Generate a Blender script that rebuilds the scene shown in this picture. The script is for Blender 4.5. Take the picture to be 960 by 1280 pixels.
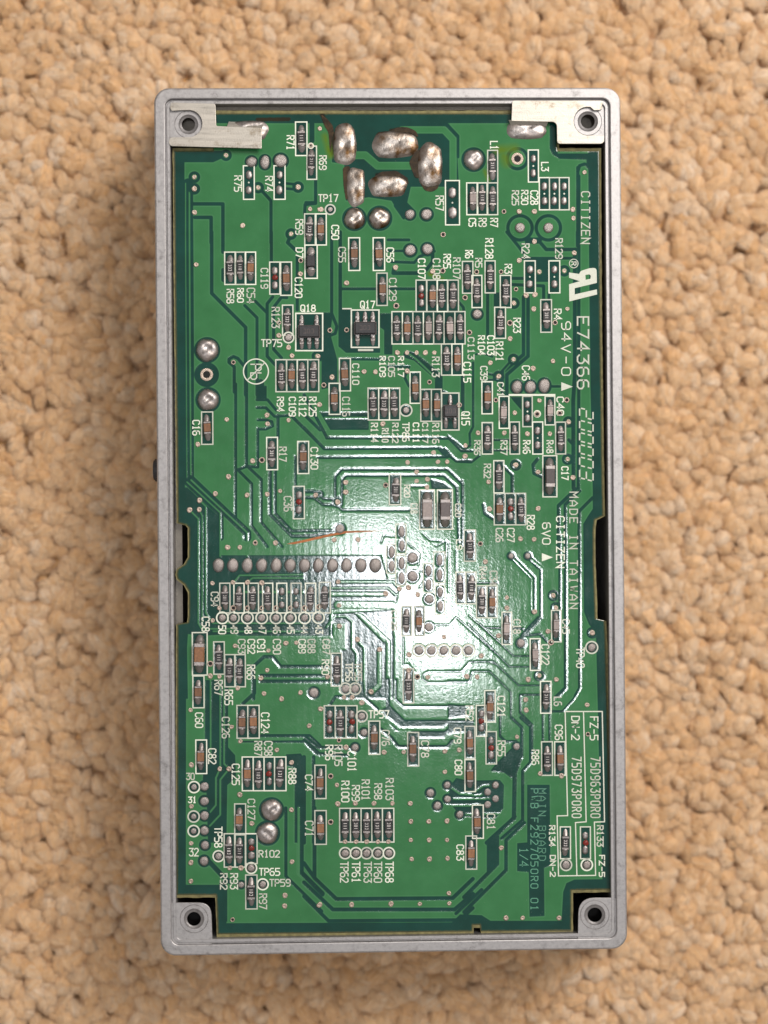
import bpy, bmesh, math, random
import numpy as np
from mathutils import Matrix, Vector

random.seed(7)
rng = np.random.default_rng(11)
for o in list(bpy.data.objects):
    bpy.data.objects.remove(o)
scn = bpy.context.scene
COL = scn.collection

# ------------------------------------------------------------------ camera, world, lamps, exposure
U = 0.00012                  # metres per photo pixel on the board
DIST = 0.23                  # camera to board
ZL = 0.026                   # top of the case rim above the carpet
ZB = ZL - 0.0013             # top of the board
FPX = DIST / U
TILT_X, TILT_Y = 0.001112, -0.025768

cam_d = bpy.data.cameras.new('camera')
cam = bpy.data.objects.new('camera', cam_d)
COL.objects.link(cam)
cam.location = (0, 0, ZB + DIST)
cam.rotation_mode = 'XYZ'
cam.rotation_euler = (TILT_X, TILT_Y, 0)
cam_d.sensor_fit = 'VERTICAL'
cam_d.sensor_height = 36
cam_d.lens = 36 * FPX / 1280
cam_d.clip_start = 0.005
cam_d.clip_end = 20
cam_d.dof.use_dof = True
cam_d.dof.focus_distance = DIST
cam_d.dof.aperture_fstop = 9.5
scn.camera = cam

w = bpy.data.worlds.new('World')
scn.world = w
w.use_nodes = True
w.node_tree.nodes['Background'].inputs[0].default_value = (1.0, 0.93, 0.87, 1)
w.node_tree.nodes['Background'].inputs[1].default_value = 0.38


def area(name, loc, target, sx, sy, power, color, roll=0):
    d = bpy.data.lights.new(name, 'AREA')
    d.shape = 'RECTANGLE'
    d.size, d.size_y = sx, sy
    d.energy = power
    d.color = color
    o = bpy.data.objects.new(name, d)
    COL.objects.link(o)
    o.location = loc
    v = Vector(target) - Vector(loc)
    o.rotation_euler = (v.to_track_quat('-Z', 'Y').to_matrix() @ Matrix.Rotation(roll, 3, 'Z')).to_euler()
    return o


# ceiling lamp, mirrored in the board, and the bright side of the room, upper right
area('ceiling_lamp', (0.078, -0.105, 1.6), (0.0, 0.0, ZB), 0.066, 0.20, 3.0, (0.94, 0.97, 1.0))
area('room_light', (0.235, 0.25, 0.42), (0.0, 0.0, 0.0), 0.22, 0.22, 2.25, (1.0, 0.95, 0.89))

scn.view_settings.view_transform = 'Standard'
scn.view_settings.look = 'None'
scn.view_settings.exposure = 0.22
scn.view_settings.gamma = 1.0
scn.render.engine = 'CYCLES'

# ------------------------------------------------------------------ photo pixel -> point on a level plane
_cx, _sx, _cy, _sy = math.cos(TILT_X), math.sin(TILT_X), math.cos(TILT_Y), math.sin(TILT_Y)
_RM = np.array([[_cy, 0, _sy], [0, 1, 0], [-_sy, 0, _cy]]) @ np.array([[1, 0, 0], [0, _cx, -_sx], [0, _sx, _cx]])


def WA(xy, z):
    xy = np.asarray(xy, float)
    d = np.stack([(xy[..., 0] - 480) / FPX, (640 - xy[..., 1]) / FPX, -np.ones(xy.shape[:-1])], -1) @ _RM.T
    t = (z - (ZB + DIST)) / d[..., 2]
    return np.stack([d[..., 0] * t, d[..., 1] * t, np.broadcast_to(z, t.shape)], -1)


def W(px, py, z):
    return tuple(WA((px, py), z))


TILES = dict(A=(190, 100), B=(380, 100), C=(580, 100), D=(190, 290), E=(380, 290), F=(580, 290),
             G=(190, 480), H=(380, 480), I=(580, 480), J=(190, 670), K=(380, 670), L=(580, 670),
             M=(190, 850), N=(380, 850), O=(580, 850), P=(190, 1010), Q=(380, 1010), R=(580, 1010))
TILES = {k: (v[0], v[1], 0.21875) for k, v in TILES.items()}
TILES.update(S=(330, 370, 1 / 6), T=(560, 440, 140 / 960), U=(440, 430, 1 / 6), V=(470, 600, 150 / 960),
             W=(480, 730, 140 / 960), X=(560, 660, 140 / 960), Y=(560, 780, 1 / 6), Z=(690, 500, 130 / 1280),
             z=(700, 310, 60 / 853), p=(0, 0, 1))


def tp(t, x, y):
    a, b, s = TILES[t]
    return (a + x * s, b + y * s)


def pts_of(t, txt):
    return [tp(t, *map(float, q.split(','))) for q in txt.split()]


BROT = math.radians(0.51)      # the case and board lie turned by half a degree


# ------------------------------------------------------------------ materials
def mat(name, color=(0.5, 0.5, 0.5), rough=0.5, metal=0.0, spec=0.5):
    m = bpy.data.materials.new(name)
    m.use_nodes = True
    b = m.node_tree.nodes['Principled BSDF']
    b.inputs['Base Color'].default_value = (*color, 1)
    b.inputs['Roughness'].default_value = rough
    b.inputs['Metallic'].default_value = metal
    b.inputs['Specular IOR Level'].default_value = spec
    return m


class NT:
    def __init__(s, m):
        s.t = m.node_tree
        s.n = s.t.nodes
        s.b = s.n['Principled BSDF']

    def new(s, typ, **kw):
        n = s.n.new(typ)
        for k, v in kw.items():
            setattr(n, k, v)
        return n

    def link(s, a, b):
        s.t.links.new(a, b)

    def noise(s, scale, detail=3, rough=0.55, vec=None):
        n = s.new('ShaderNodeTexNoise')
        n.inputs['Scale'].default_value = scale
        n.inputs['Detail'].default_value = detail
        n.inputs['Roughness'].default_value = rough
        s.link(vec if vec else s.coord(), n.inputs['Vector'])
        return n.outputs['Fac']

    def coord(s, scl=None):
        if not hasattr(s, '_c'):
            s._c = s.new('ShaderNodeTexCoord').outputs['Object']
        if scl:
            mp = s.new('ShaderNodeMapping')
            mp.inputs['Scale'].default_value = scl
            s.link(s._c, mp.inputs['Vector'])
            return mp.outputs['Vector']
        return s._c

    def ramp(s, fac, stops):
        r = s.new('ShaderNodeValToRGB')
        e = r.color_ramp.elements
        while len(e) < len(stops):
            e.new(0.5)
        for i, (p, c) in enumerate(stops):
            e[i].position = p
            e[i].color = (*c, 1) if len(c) == 3 else c
        s.link(fac, r.inputs['Fac'])
        return r.outputs['Color']

    def mix(s, fac, a, b, mode='MIX'):
        m = s.new('ShaderNodeMix', data_type='RGBA', blend_type=mode)
        for v, i in ((fac, 0), (a, 6), (b, 7)):
            if hasattr(v, 'is_output'):
                s.link(v, m.inputs[i])
            elif i == 0:
                m.inputs[i].default_value = v
            else:
                m.inputs[i].default_value = (*v, 1)
        return m.outputs[2]

    def math(s, op, a, b=0.0):
        m = s.new('ShaderNodeMath', operation=op)
        for i, v in enumerate((a, b)):
            if hasattr(v, 'is_output'):
                s.link(v, m.inputs[i])
            else:
                m.inputs[i].default_value = v
        return m.outputs[0]

    def bump(s, h, dist, strength=1.0, prev=None):
        b = s.new('ShaderNodeBump')
        b.inputs['Distance'].default_value = dist
        b.inputs['Strength'].default_value = strength
        s.link(h, b.inputs['Height'])
        if prev:
            s.link(prev, b.inputs['Normal'])
        return b.outputs['Normal']

    def set(s, name, v):
        if hasattr(v, 'is_output'):
            s.link(v, s.b.inputs[name])
        else:
            s.b.inputs[name].default_value = v


def make_solder_mask():
    m = mat('solder_mask', rough=0.25)
    q = NT(m)
    at = q.new('ShaderNodeAttribute', attribute_name='copper').outputs['Fac']
    cop = q.new('ShaderNodeMapRange', interpolation_type='SMOOTHSTEP')
    q.link(at, cop.inputs['Value'])
    cop.inputs['From Min'].default_value = -0.55
    cop.inputs['From Max'].default_value = 0.55
    n1 = q.noise(260, 4)
    n2 = q.noise(2600, 3)
    dark = q.ramp(n1, [(0.3, (0.0015, 0.034, 0.025)), (0.7, (0.003, 0.050, 0.039))])
    lite = q.ramp(n1, [(0.25, (0.026, 0.136, 0.046)), (0.75, (0.038, 0.172, 0.063))])
    col = q.mix(cop.outputs[0], dark, lite)
    # paler line along the copper edges
    ed = q.new('ShaderNodeMapRange')
    q.link(q.math('ABSOLUTE', q.math('SUBTRACT', at, 0.9)), ed.inputs['Value'])
    ed.inputs['From Min'].default_value = 0.0
    ed.inputs['From Max'].default_value = 0.9
    ed.inputs['To Min'].default_value = 0.22
    ed.inputs['To Max'].default_value = 0.0
    col = q.mix(ed.outputs[0], col, (0.11, 0.27, 0.15))
    # bare laminate shows at the board's rim and the brown, scorched rim of the mask
    rim = q.new('ShaderNodeAttribute', attribute_name='rim').outputs['Fac']
    rr = q.new('ShaderNodeMapRange')
    q.link(q.math('ADD', rim, q.math('MULTIPLY', q.math('SUBTRACT', n2, 0.5), 2.0)), rr.inputs['Value'])
    rr.inputs['From Min'].default_value = 0.4
    rr.inputs['From Max'].default_value = 2.4
    rr.inputs['To Min'].default_value = 0.85
    rr.inputs['To Max'].default_value = 0.0
    col = q.mix(rr.outputs[0], col, (0.10, 0.085, 0.030))
    # scorch around the hand-soldered joints
    sc = q.new('ShaderNodeAttribute', attribute_name='scorch').outputs['Fac']
    scf = q.new('ShaderNodeMapRange')
    q.link(q.math('ADD', sc, q.math('MULTIPLY', q.math('SUBTRACT', q.noise(900, 4), 0.5), 0.9)), scf.inputs['Value'])
    scf.inputs['From Min'].default_value = 0.40
    scf.inputs['From Max'].default_value = 0.8
    scol = q.ramp(n1, [(0.35, (0.004, 0.003, 0.001)), (0.65, (0.022, 0.013, 0.003))])
    col = q.mix(q.math('MULTIPLY', scf.outputs[0], 0.9), col, scol)
    sn = q.new('ShaderNodeAttribute', attribute_name='stain').outputs['Fac']
    snf = q.math('MULTIPLY', sn, q.math('ADD', q.noise(700, 4), 0.25))
    col = q.mix(snf, col, (0.085, 0.155, 0.004))
    # pale specks of dust and flux
    sp = q.new('ShaderNodeMapRange')
    q.link(q.noise(5200, 2), sp.inputs['Value'])
    sp.inputs['From Min'].default_value = 0.72
    sp.inputs['From Max'].default_value = 0.80
    gate = q.new('ShaderNodeMapRange')
    q.link(q.noise(90, 3), gate.inputs['Value'])
    gate.inputs['From Min'].default_value = 0.45
    gate.inputs['From Max'].default_value = 0.7
    spk = q.math('MULTIPLY', sp.outputs[0], gate.outputs[0])
    col = q.mix(q.math('MULTIPLY', spk, 0.5), col, (0.45, 0.52, 0.42))
    q.set('Base Color', col)
    rgh = q.new('ShaderNodeMapRange')
    q.link(q.noise(420, 4), rgh.inputs['Value'])
    rgh.inputs['From Min'].default_value = 0.3
    rgh.inputs['From Max'].default_value = 0.7
    rgh.inputs['To Min'].default_value = 0.075
    rgh.inputs['To Max'].default_value = 0.13
    q.set('Roughness', rgh.outputs[0])
    # orange peel, the glass weave under it, fine pits
    wv = q.new('ShaderNodeTexWave', wave_type='BANDS', bands_direction='X')
    wv.inputs['Scale'].default_value = 300
    wv.inputs['Distortion'].default_value = 1.5
    q.link(q.coord(), wv.inputs['Vector'])
    nb = q.bump(q.noise(1100, 2), 0.00004, 0.10)
    nb = q.bump(wv.outputs['Fac'], 0.00004, 0.035, nb)
    nb = q.bump(q.noise(3000, 3), 0.00003, 0.24, nb)
    q.set('Normal', nb)
    return m


def make_cast(name, base, rough, streak=(1, 1, 1), metal=0.9, grime=0.55, gcol=(0.10, 0.09, 0.085)):
    m = mat(name, base, rough, metal)
    q = NT(m)
    n = q.noise(1900, 5, 0.7, vec=q.coord(streak))
    d = q.noise(5200, 2)
    blot = q.noise(420, 6, 0.75)
    k = [tuple(c * f for c in base) for f in (0.70, 0.95, 1.16)]
    col = q.ramp(n, [(0.28, k[0]), (0.45, k[1]), (0.75, k[2])])
    col = q.mix(q.math('MULTIPLY', q.ramp(blot, [(0.55, (0, 0, 0)), (0.70, (1, 1, 1))]), grime), col, gcol)
    pit = q.ramp(d, [(0.68, (0, 0, 0)), (0.75, (1, 1, 1))])
    col = q.mix(q.math('MULTIPLY', pit, 0.6), col, (0.12, 0.10, 0.10))
    q.set('Base Color', col)
    q.set('Roughness', q.math('ADD', q.math('MULTIPLY', n, 0.25), rough - 0.12))
    q.set('Normal', q.bump(d, 0.00005, 0.45, q.bump(n, 0.00005, 0.4)))
    return m


def make_solder(name, base, rough, tint):
    m = mat(name, base, rough, 1.0)
    q = NT(m)
    n = q.noise(1900, 4)
    n2 = q.noise(480, 3)
    col = q.mix(q.ramp(n2, [(0.42, (0, 0, 0)), (0.66, (1, 1, 1))]), base, tint)
    col = q.mix(q.ramp(n, [(0.30, (0.55, 0.55, 0.55)), (0.48, (0, 0, 0))]), col, (0.10, 0.085, 0.075))
    q.set('Base Color', col)
    q.set('Roughness', q.math('ADD', q.math('MULTIPLY', n, 0.3), rough - 0.13))
    q.set('Normal', q.bump(n, 0.00012, 0.45))
    return m


def make_noisy(name, base, rough, var=0.25, scale=2500, metal=0.0, bump=0.3):
    m = mat(name, base, rough, metal)
    q = NT(m)
    n = q.noise(scale, 4)
    info = q.new('ShaderNodeObjectInfo').outputs['Random']
    k = [tuple(c * (1 + f * var) for c in base) for f in (-1, 1)]
    col = q.ramp(n, [(0.3, k[0]), (0.7, k[1])])
    hs = q.new('ShaderNodeHueSaturation')
    q.link(col, hs.inputs['Color'])
    q.link(q.math('ADD', q.math('MULTIPLY', info, 0.5), 0.75), hs.inputs['Value'])
    q.set('Base Color', hs.outputs[0])
    q.set('Normal', q.bump(n, 0.00004, bump))
    return m


def make_carpet(name):
    m = mat(name, (0.6, 0.42, 0.27), 0.9, spec=0.2)
    q = NT(m)
    tone = q.new('ShaderNodeAttribute', attribute_name='tone').outputs['Fac']
    st = q.new('ShaderNodeAttribute', attribute_name='fibre').outputs['Vector']
    n = q.noise(700, 4)
    f = q.noise(1.0, 3, vec=st)
    mix = q.math('ADD', q.math('MULTIPLY', tone, 0.52), q.math('ADD', q.math('MULTIPLY', n, 0.34), q.math('MULTIPLY', q.math('SUBTRACT', f, 0.46), 1.15)))
    col = q.ramp(mix, [(0.08, (0.71, 0.35, 0.120)), (0.34, (0.86, 0.500, 0.235)), (0.60, (0.91, 0.605, 0.350)), (0.88, (0.95, 0.755, 0.585))])
    q.set('Base Color', col)
    q.set('Normal', q.bump(q.noise(2600, 3), 0.0003, 0.8, q.bump(f, 0.0008, 1.0)))
    q.b.inputs['Sheen Weight'].default_value = 0.3
    q.b.inputs['Sheen Roughness'].default_value = 0.5
    return m


MASK = make_solder_mask()
CAST = make_cast('cast_aluminium', (0.39, 0.375, 0.375), 0.5)
CAST_SHADED = make_cast('cast_aluminium_shaded', (0.21, 0.19, 0.165), 0.5)  # darker copy of the cast metal, shade inside the case put into colour
TIN = make_cast('brushed_nickel', (0.47, 0.435, 0.385), 0.44, (0.10, 1.2, 1), 0.7, 0.8, (0.20, 0.15, 0.09))
SOLDER = make_solder('solder', (0.40, 0.37, 0.36), 0.42, (0.34, 0.285, 0.26))
SOLDER_BURNT = make_solder('fluxed_solder', (0.40, 0.36, 0.33), 0.36, (0.10, 0.055, 0.024))
VIA = make_solder('tinned_via', (0.56, 0.46, 0.39), 0.42, (0.46, 0.36, 0.30))
TERMINAL = make_solder('tin_terminal', (0.33, 0.30, 0.29), 0.42, (0.22, 0.19, 0.175))
SILK = make_noisy('silkscreen_ink', (0.60, 0.62, 0.53), 0.55, 0.08, 3000)
SILK.node_tree.nodes['Principled BSDF'].inputs['Roughness'].default_value = 0.5
BLACK = make_noisy('resistor_glaze', (0.010, 0.008, 0.008), 0.42, 0.3)
BROWN = make_noisy('capacitor_ceramic', (0.20, 0.088, 0.036), 0.45, 0.3)
PALE = make_noisy('capacitor_ceramic_pale', (0.33, 0.27, 0.25), 0.38, 0.25)
EPOXY = make_noisy('moulded_epoxy', (0.020, 0.018, 0.020), 0.4, 0.3)
BIGCAP = make_noisy('tantalum_case', (0.075, 0.055, 0.05), 0.35, 0.25)
MARK = make_noisy('chip_marking', (0.62, 0.58, 0.56), 0.5, 0.2)
GLUE = make_noisy('red_adhesive', (0.15, 0.014, 0.009), 0.3, 0.4)
LAM = make_noisy('bare_laminate', (0.155, 0.135, 0.055), 0.75, 0.35, 1200)
HOLE_SHADE = mat('hole_shade', (0.006, 0.005, 0.005), 0.8)  # near black: the shade down a hole put into the colour
COPPER_TXT = make_noisy('mask_over_copper', (0.075, 0.26, 0.16), 0.35, 0.12)
SCRATCH = make_noisy('bare_copper', (0.42, 0.135, 0.035), 0.45, 0.3, 900, 0.3)
FLUX = make_noisy('burnt_flux', (0.030, 0.017, 0.006), 0.22, 0.8, 1200)
CARPET = make_carpet('loop_pile')
BACKING = make_noisy('carpet_backing', (0.62, 0.36, 0.16), 0.95, 0.4, 400)


# ------------------------------------------------------------------ object helpers
def obj(name, me, parent=None, material=None, loc=None, rot=None, scale=None):
    o = bpy.data.objects.new(name, me)
    COL.objects.link(o)
    if parent:
        o.parent = parent
    if material and not me.materials:
        me.materials.append(material)
    if loc is not None:
        o.location = loc
    if rot is not None:
        o.rotation_euler = (0, 0, rot)
    if scale is not None:
        o.scale = scale
    return o


def mesh(name, verts, faces, smooth=False):
    me = bpy.data.meshes.new(name)
    me.from_pydata([tuple(v) for v in verts], [], faces)
    if smooth:
        me.polygons.foreach_set('use_smooth', [True] * len(me.polygons))
    me.update()
    return me


def bm_mesh(name, bm, smooth=False):
    bmesh.ops.recalc_face_normals(bm, faces=bm.faces)
    me = bpy.data.meshes.new(name)
    bm.to_mesh(me)
    bm.free()
    if smooth:
        me.polygons.foreach_set('use_smooth', [True] * len(me.polygons))
    return me


def fast_mesh(name, verts, quads, smooth=True):
    me = bpy.data.meshes.new(name)
    nv, nf = len(verts), len(quads)
    me.vertices.add(nv)
    me.vertices.foreach_set('co', np.ascontiguousarray(verts, np.float32).ravel())
    me.loops.add(nf * 4)
    me.loops.foreach_set('vertex_index', np.ascontiguousarray(quads, np.int32).ravel())
    me.polygons.add(nf)
    me.polygons.foreach_set('loop_start', np.arange(0, nf * 4, 4, dtype=np.int32))
    me.polygons.foreach_set('loop_total', np.full(nf, 4, np.int32))
    me.polygons.foreach_set('use_smooth', np.full(nf, smooth))
    me.update(calc_edges=True)
    return me


def loops_mesh(name, loops, cap_first=True, cap_last=True, smooth=False):
    n = len(loops[0])
    v = [p for l in loops for p in l]
    f = []
    for i in range(len(loops) - 1):
        for j in range(n):
            k = (j + 1) % n
            f.append((i * n + j, i * n + k, (i + 1) * n + k, (i + 1) * n + j))
    if cap_first:
        f.append(tuple(range(n))[::-1])
    if cap_last:
        f.append(tuple(range((len(loops) - 1) * n, len(loops) * n)))
    return mesh(name, v, f, smooth)


def prism(name, outline_px, z0, z1, bev=0.0, holes=()):
    bm = bmesh.new()
    edges = []
    for ring in [outline_px, *holes]:
        vs = [bm.verts.new(W(x, y, z0)) for x, y in ring]
        for i in range(len(vs)):
            edges.append(bm.edges.new((vs[i], vs[(i + 1) % len(vs)])))
    bmesh.ops.triangle_fill(bm, use_beauty=True, edges=edges)
    r = bmesh.ops.extrude_face_region(bm, geom=list(bm.faces))
    top = [g for g in r['geom'] if isinstance(g, bmesh.types.BMVert)]
    bmesh.ops.translate(bm, verts=top, vec=(0, 0, z1 - z0))
    if bev:
        ts = set(top)
        bmesh.ops.recalc_face_normals(bm, faces=bm.faces)
        e = [e for e in bm.edges if e.verts[0] in ts and e.verts[1] in ts
             and len(e.link_faces) == 2 and e.calc_face_angle(0) > 1.0]
        bmesh.ops.bevel(bm, geom=e, offset=bev, segments=2, affect='EDGES', profile=0.6)
    return bm_mesh(name, bm)


def ribbon(poly, w_, closed, z, verts, faces):
    """flat mitred band along a pixel polyline"""
    p = np.array(poly, float)
    n = len(p)
    if n < 2:
        return
    hw = w_ / 2
    L, Rr = [], []
    for i in range(n):
        if closed:
            a, b = p[i] - p[i - 1], p[(i + 1) % n] - p[i]
        else:
            a = p[i] - p[i - 1] if i else p[1] - p[0]
            b = p[i + 1] - p[i] if i < n - 1 else a
        a = a / (np.linalg.norm(a) + 1e-9)
        b = b / (np.linalg.norm(b) + 1e-9)
        na, nb = np.array([-a[1], a[0]]), np.array([-b[1], b[0]])
        m = na + nb
        q = m @ m
        m = na if q < 0.3 else m * 2 / q
        c = p[i].copy()
        if not closed and i == 0:
            c = c - a * hw * 0.6
        if not closed and i == n - 1:
            c = c + b * hw * 0.6
        L.append(c + m * hw)
        Rr.append(c - m * hw)
    o = len(verts)
    verts.extend(WA(np.array(L), z).tolist())
    verts.extend(WA(np.array(Rr), z).tolist())
    for i in range(n if closed else n - 1):
        k = (i + 1) % n
        faces.append((o + i, o + n + i, o + n + k, o + k))


# ------------------------------------------------------------------ the stroke lettering of the board
GL = {
    '0': "1,0 0,1 0,5 1,6 3,6 4,5 4,1 3,0 1,0", '1': "1,5 2,6 2,0|1,0 3,0", '2': "0,5 1,6 3,6 4,5 4,4 0,0 4,0",
    '3': "0,6 4,6 2,3.6 3,3.6 4,2.6 4,1 3,0 1,0 0,1", '4': "3,0 3,6 0,2 4,2", '5': "4,6 0,6 0,3.4 3,3.4 4,2.5 4,1 3,0 0,0",
    '6': "3.2,6 1,6 0,5 0,1 1,0 3,0 4,1 4,2.4 3,3.3 0,3.3", '7': "0,6 4,6 1.5,0",
    '8': "1,3.3 0.4,4 0.4,5.2 1.2,6 2.8,6 3.6,5.2 3.6,4 3,3.3 1,3.3|1,2.9 0,2.1 0,0.9 1,0 3,0 4,0.9 4,2.1 3,2.9 1,2.9",
    '9': "0.8,0 3,0 4,1 4,5 3,6 1,6 0,5 0,3.7 1,2.8 4,2.8",
    'A': "0,0 0,3.5 2,6 4,3.5 4,0|0,2 4,2", 'B': "0,0 0,6 3,6 4,5.2 4,4 3,3.2 0,3.2|3,3.2 4,2.4 4,0.8 3,0 0,0",
    'C': "4,5 3,6 1,6 0,5 0,1 1,0 3,0 4,1", 'D': "0,0 0,6 2.6,6 4,4.6 4,1.4 2.6,0 0,0",
    'E': "4,6 0,6 0,0 4,0|0,3.2 3,3.2", 'F': "4,6 0,6 0,0|0,3.2 3,3.2", 'I': "2,0 2,6|1,6 3,6|1,0 3,0",
    'L': "0,6 0,0 4,0", 'M': "0,0 0,6 2,3 4,6 4,0", 'N': "0,0 0,6 4,0 4,6", 'P': "0,0 0,6 3,6 4,5 4,3.8 3,2.8 0,2.8",
    'Q': "1,0 0,1 0,5 1,6 3,6 4,5 4,1 3,0 1,0|2,2 4.2,-0.4", 'R': "0,0 0,6 3,6 4,5 4,3.9 3,3 0,3|2,3 4,0",
    'T': "2,0 2,6|0,6 4,6", 'V': "0,6 2,0 4,6", 'W': "0,6 1,0 2,4 3,0 4,6", 'Z': "0,6 4,6 0,0 4,0",
    'O': "1,0 0,1 0,5 1,6 3,6 4,5 4,1 3,0 1,0", '-': "0.4,3 3.6,3", '/': "0,0 4,6", 'b': "0,6 0,0 3,0 4,0.9 4,2.4 3,3.4 0,3.4", 'G': "4,5 3,6 1,6 0,5 0,1 1,0 3,0 4,1 4,3 2.4,3",
}


def text_strokes(txt, box, mode):
    """box = pixel bounds; v: turned clockwise so that it reads downwards, h: level"""
    x0, y0, x1, y1 = box
    n = len(txt)
    run = (y1 - y0) if mode == 'v' else (x1 - x0)
    hgt = (x1 - x0) if mode == 'v' else (y1 - y0)
    cell = run / (n - 0.24)
    gw = cell * (0.60 if n >= 9 else 0.66 if n >= 5 else 0.74)
    out = []
    for i, ch in enumerate(txt):
        if ch == ' ':
            continue
        for k, st in enumerate(GL[ch].split('|')):
            pl = []
            for q in st.split():
                a, b = map(float, q.split(','))
                a = i * cell + a / 4 * gw
                b = b / 6 * hgt
                pl.append((x0 + b, y0 + a) if mode == 'v' else (x0 + a, y1 - b))
            cl = len(pl) > 3 and pl[0] == pl[-1]
            out.append((pl[:-1] if cl else pl, cl, k))
    return out


ZS = ZB + 0.000012           # silkscreen level
_zc = [0]


def zjit():
    _zc[0] += 1
    return (_zc[0] % 9) * 0.0000025


def strokes_mesh(name, strokes, w_, z):
    v, f = [], []
    for i, (pl, cl, k) in enumerate(strokes):
        ribbon(pl, w_, cl, z + k * 0.000003, v, f)
    return mesh(name, v, f)


def ring(name, c, r, w_, z, n=28):
    v, f = [], []
    ribbon([(c[0] + r * math.cos(2 * math.pi * i / n), c[1] + r * math.sin(2 * math.pi * i / n)) for i in range(n)], w_, True, z, v, f)
    return mesh(name, v, f)


# ------------------------------------------------------------------ carpet
cor = [WA(c, ZL)[:2] for c in ((191, 109.5), (774.8, 109), (785.5, 1186.5), (201.5, 1195.5))]
CC = sum(cor) / 4
ex = ((cor[1] - cor[0]) + (cor[2] - cor[3])) / 2
ey = ((cor[0] - cor[3]) + (cor[1] - cor[2])) / 2
HX, HY = np.linalg.norm(ex) / 2, np.linalg.norm(ey) / 2
ex = ex / np.linalg.norm(ex)
ey = np.array([-ex[1], ex[0]])


def case_pt(u, v, z):
    p = CC + ex * u + ey * v
    return (p[0], p[1], z)


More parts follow.
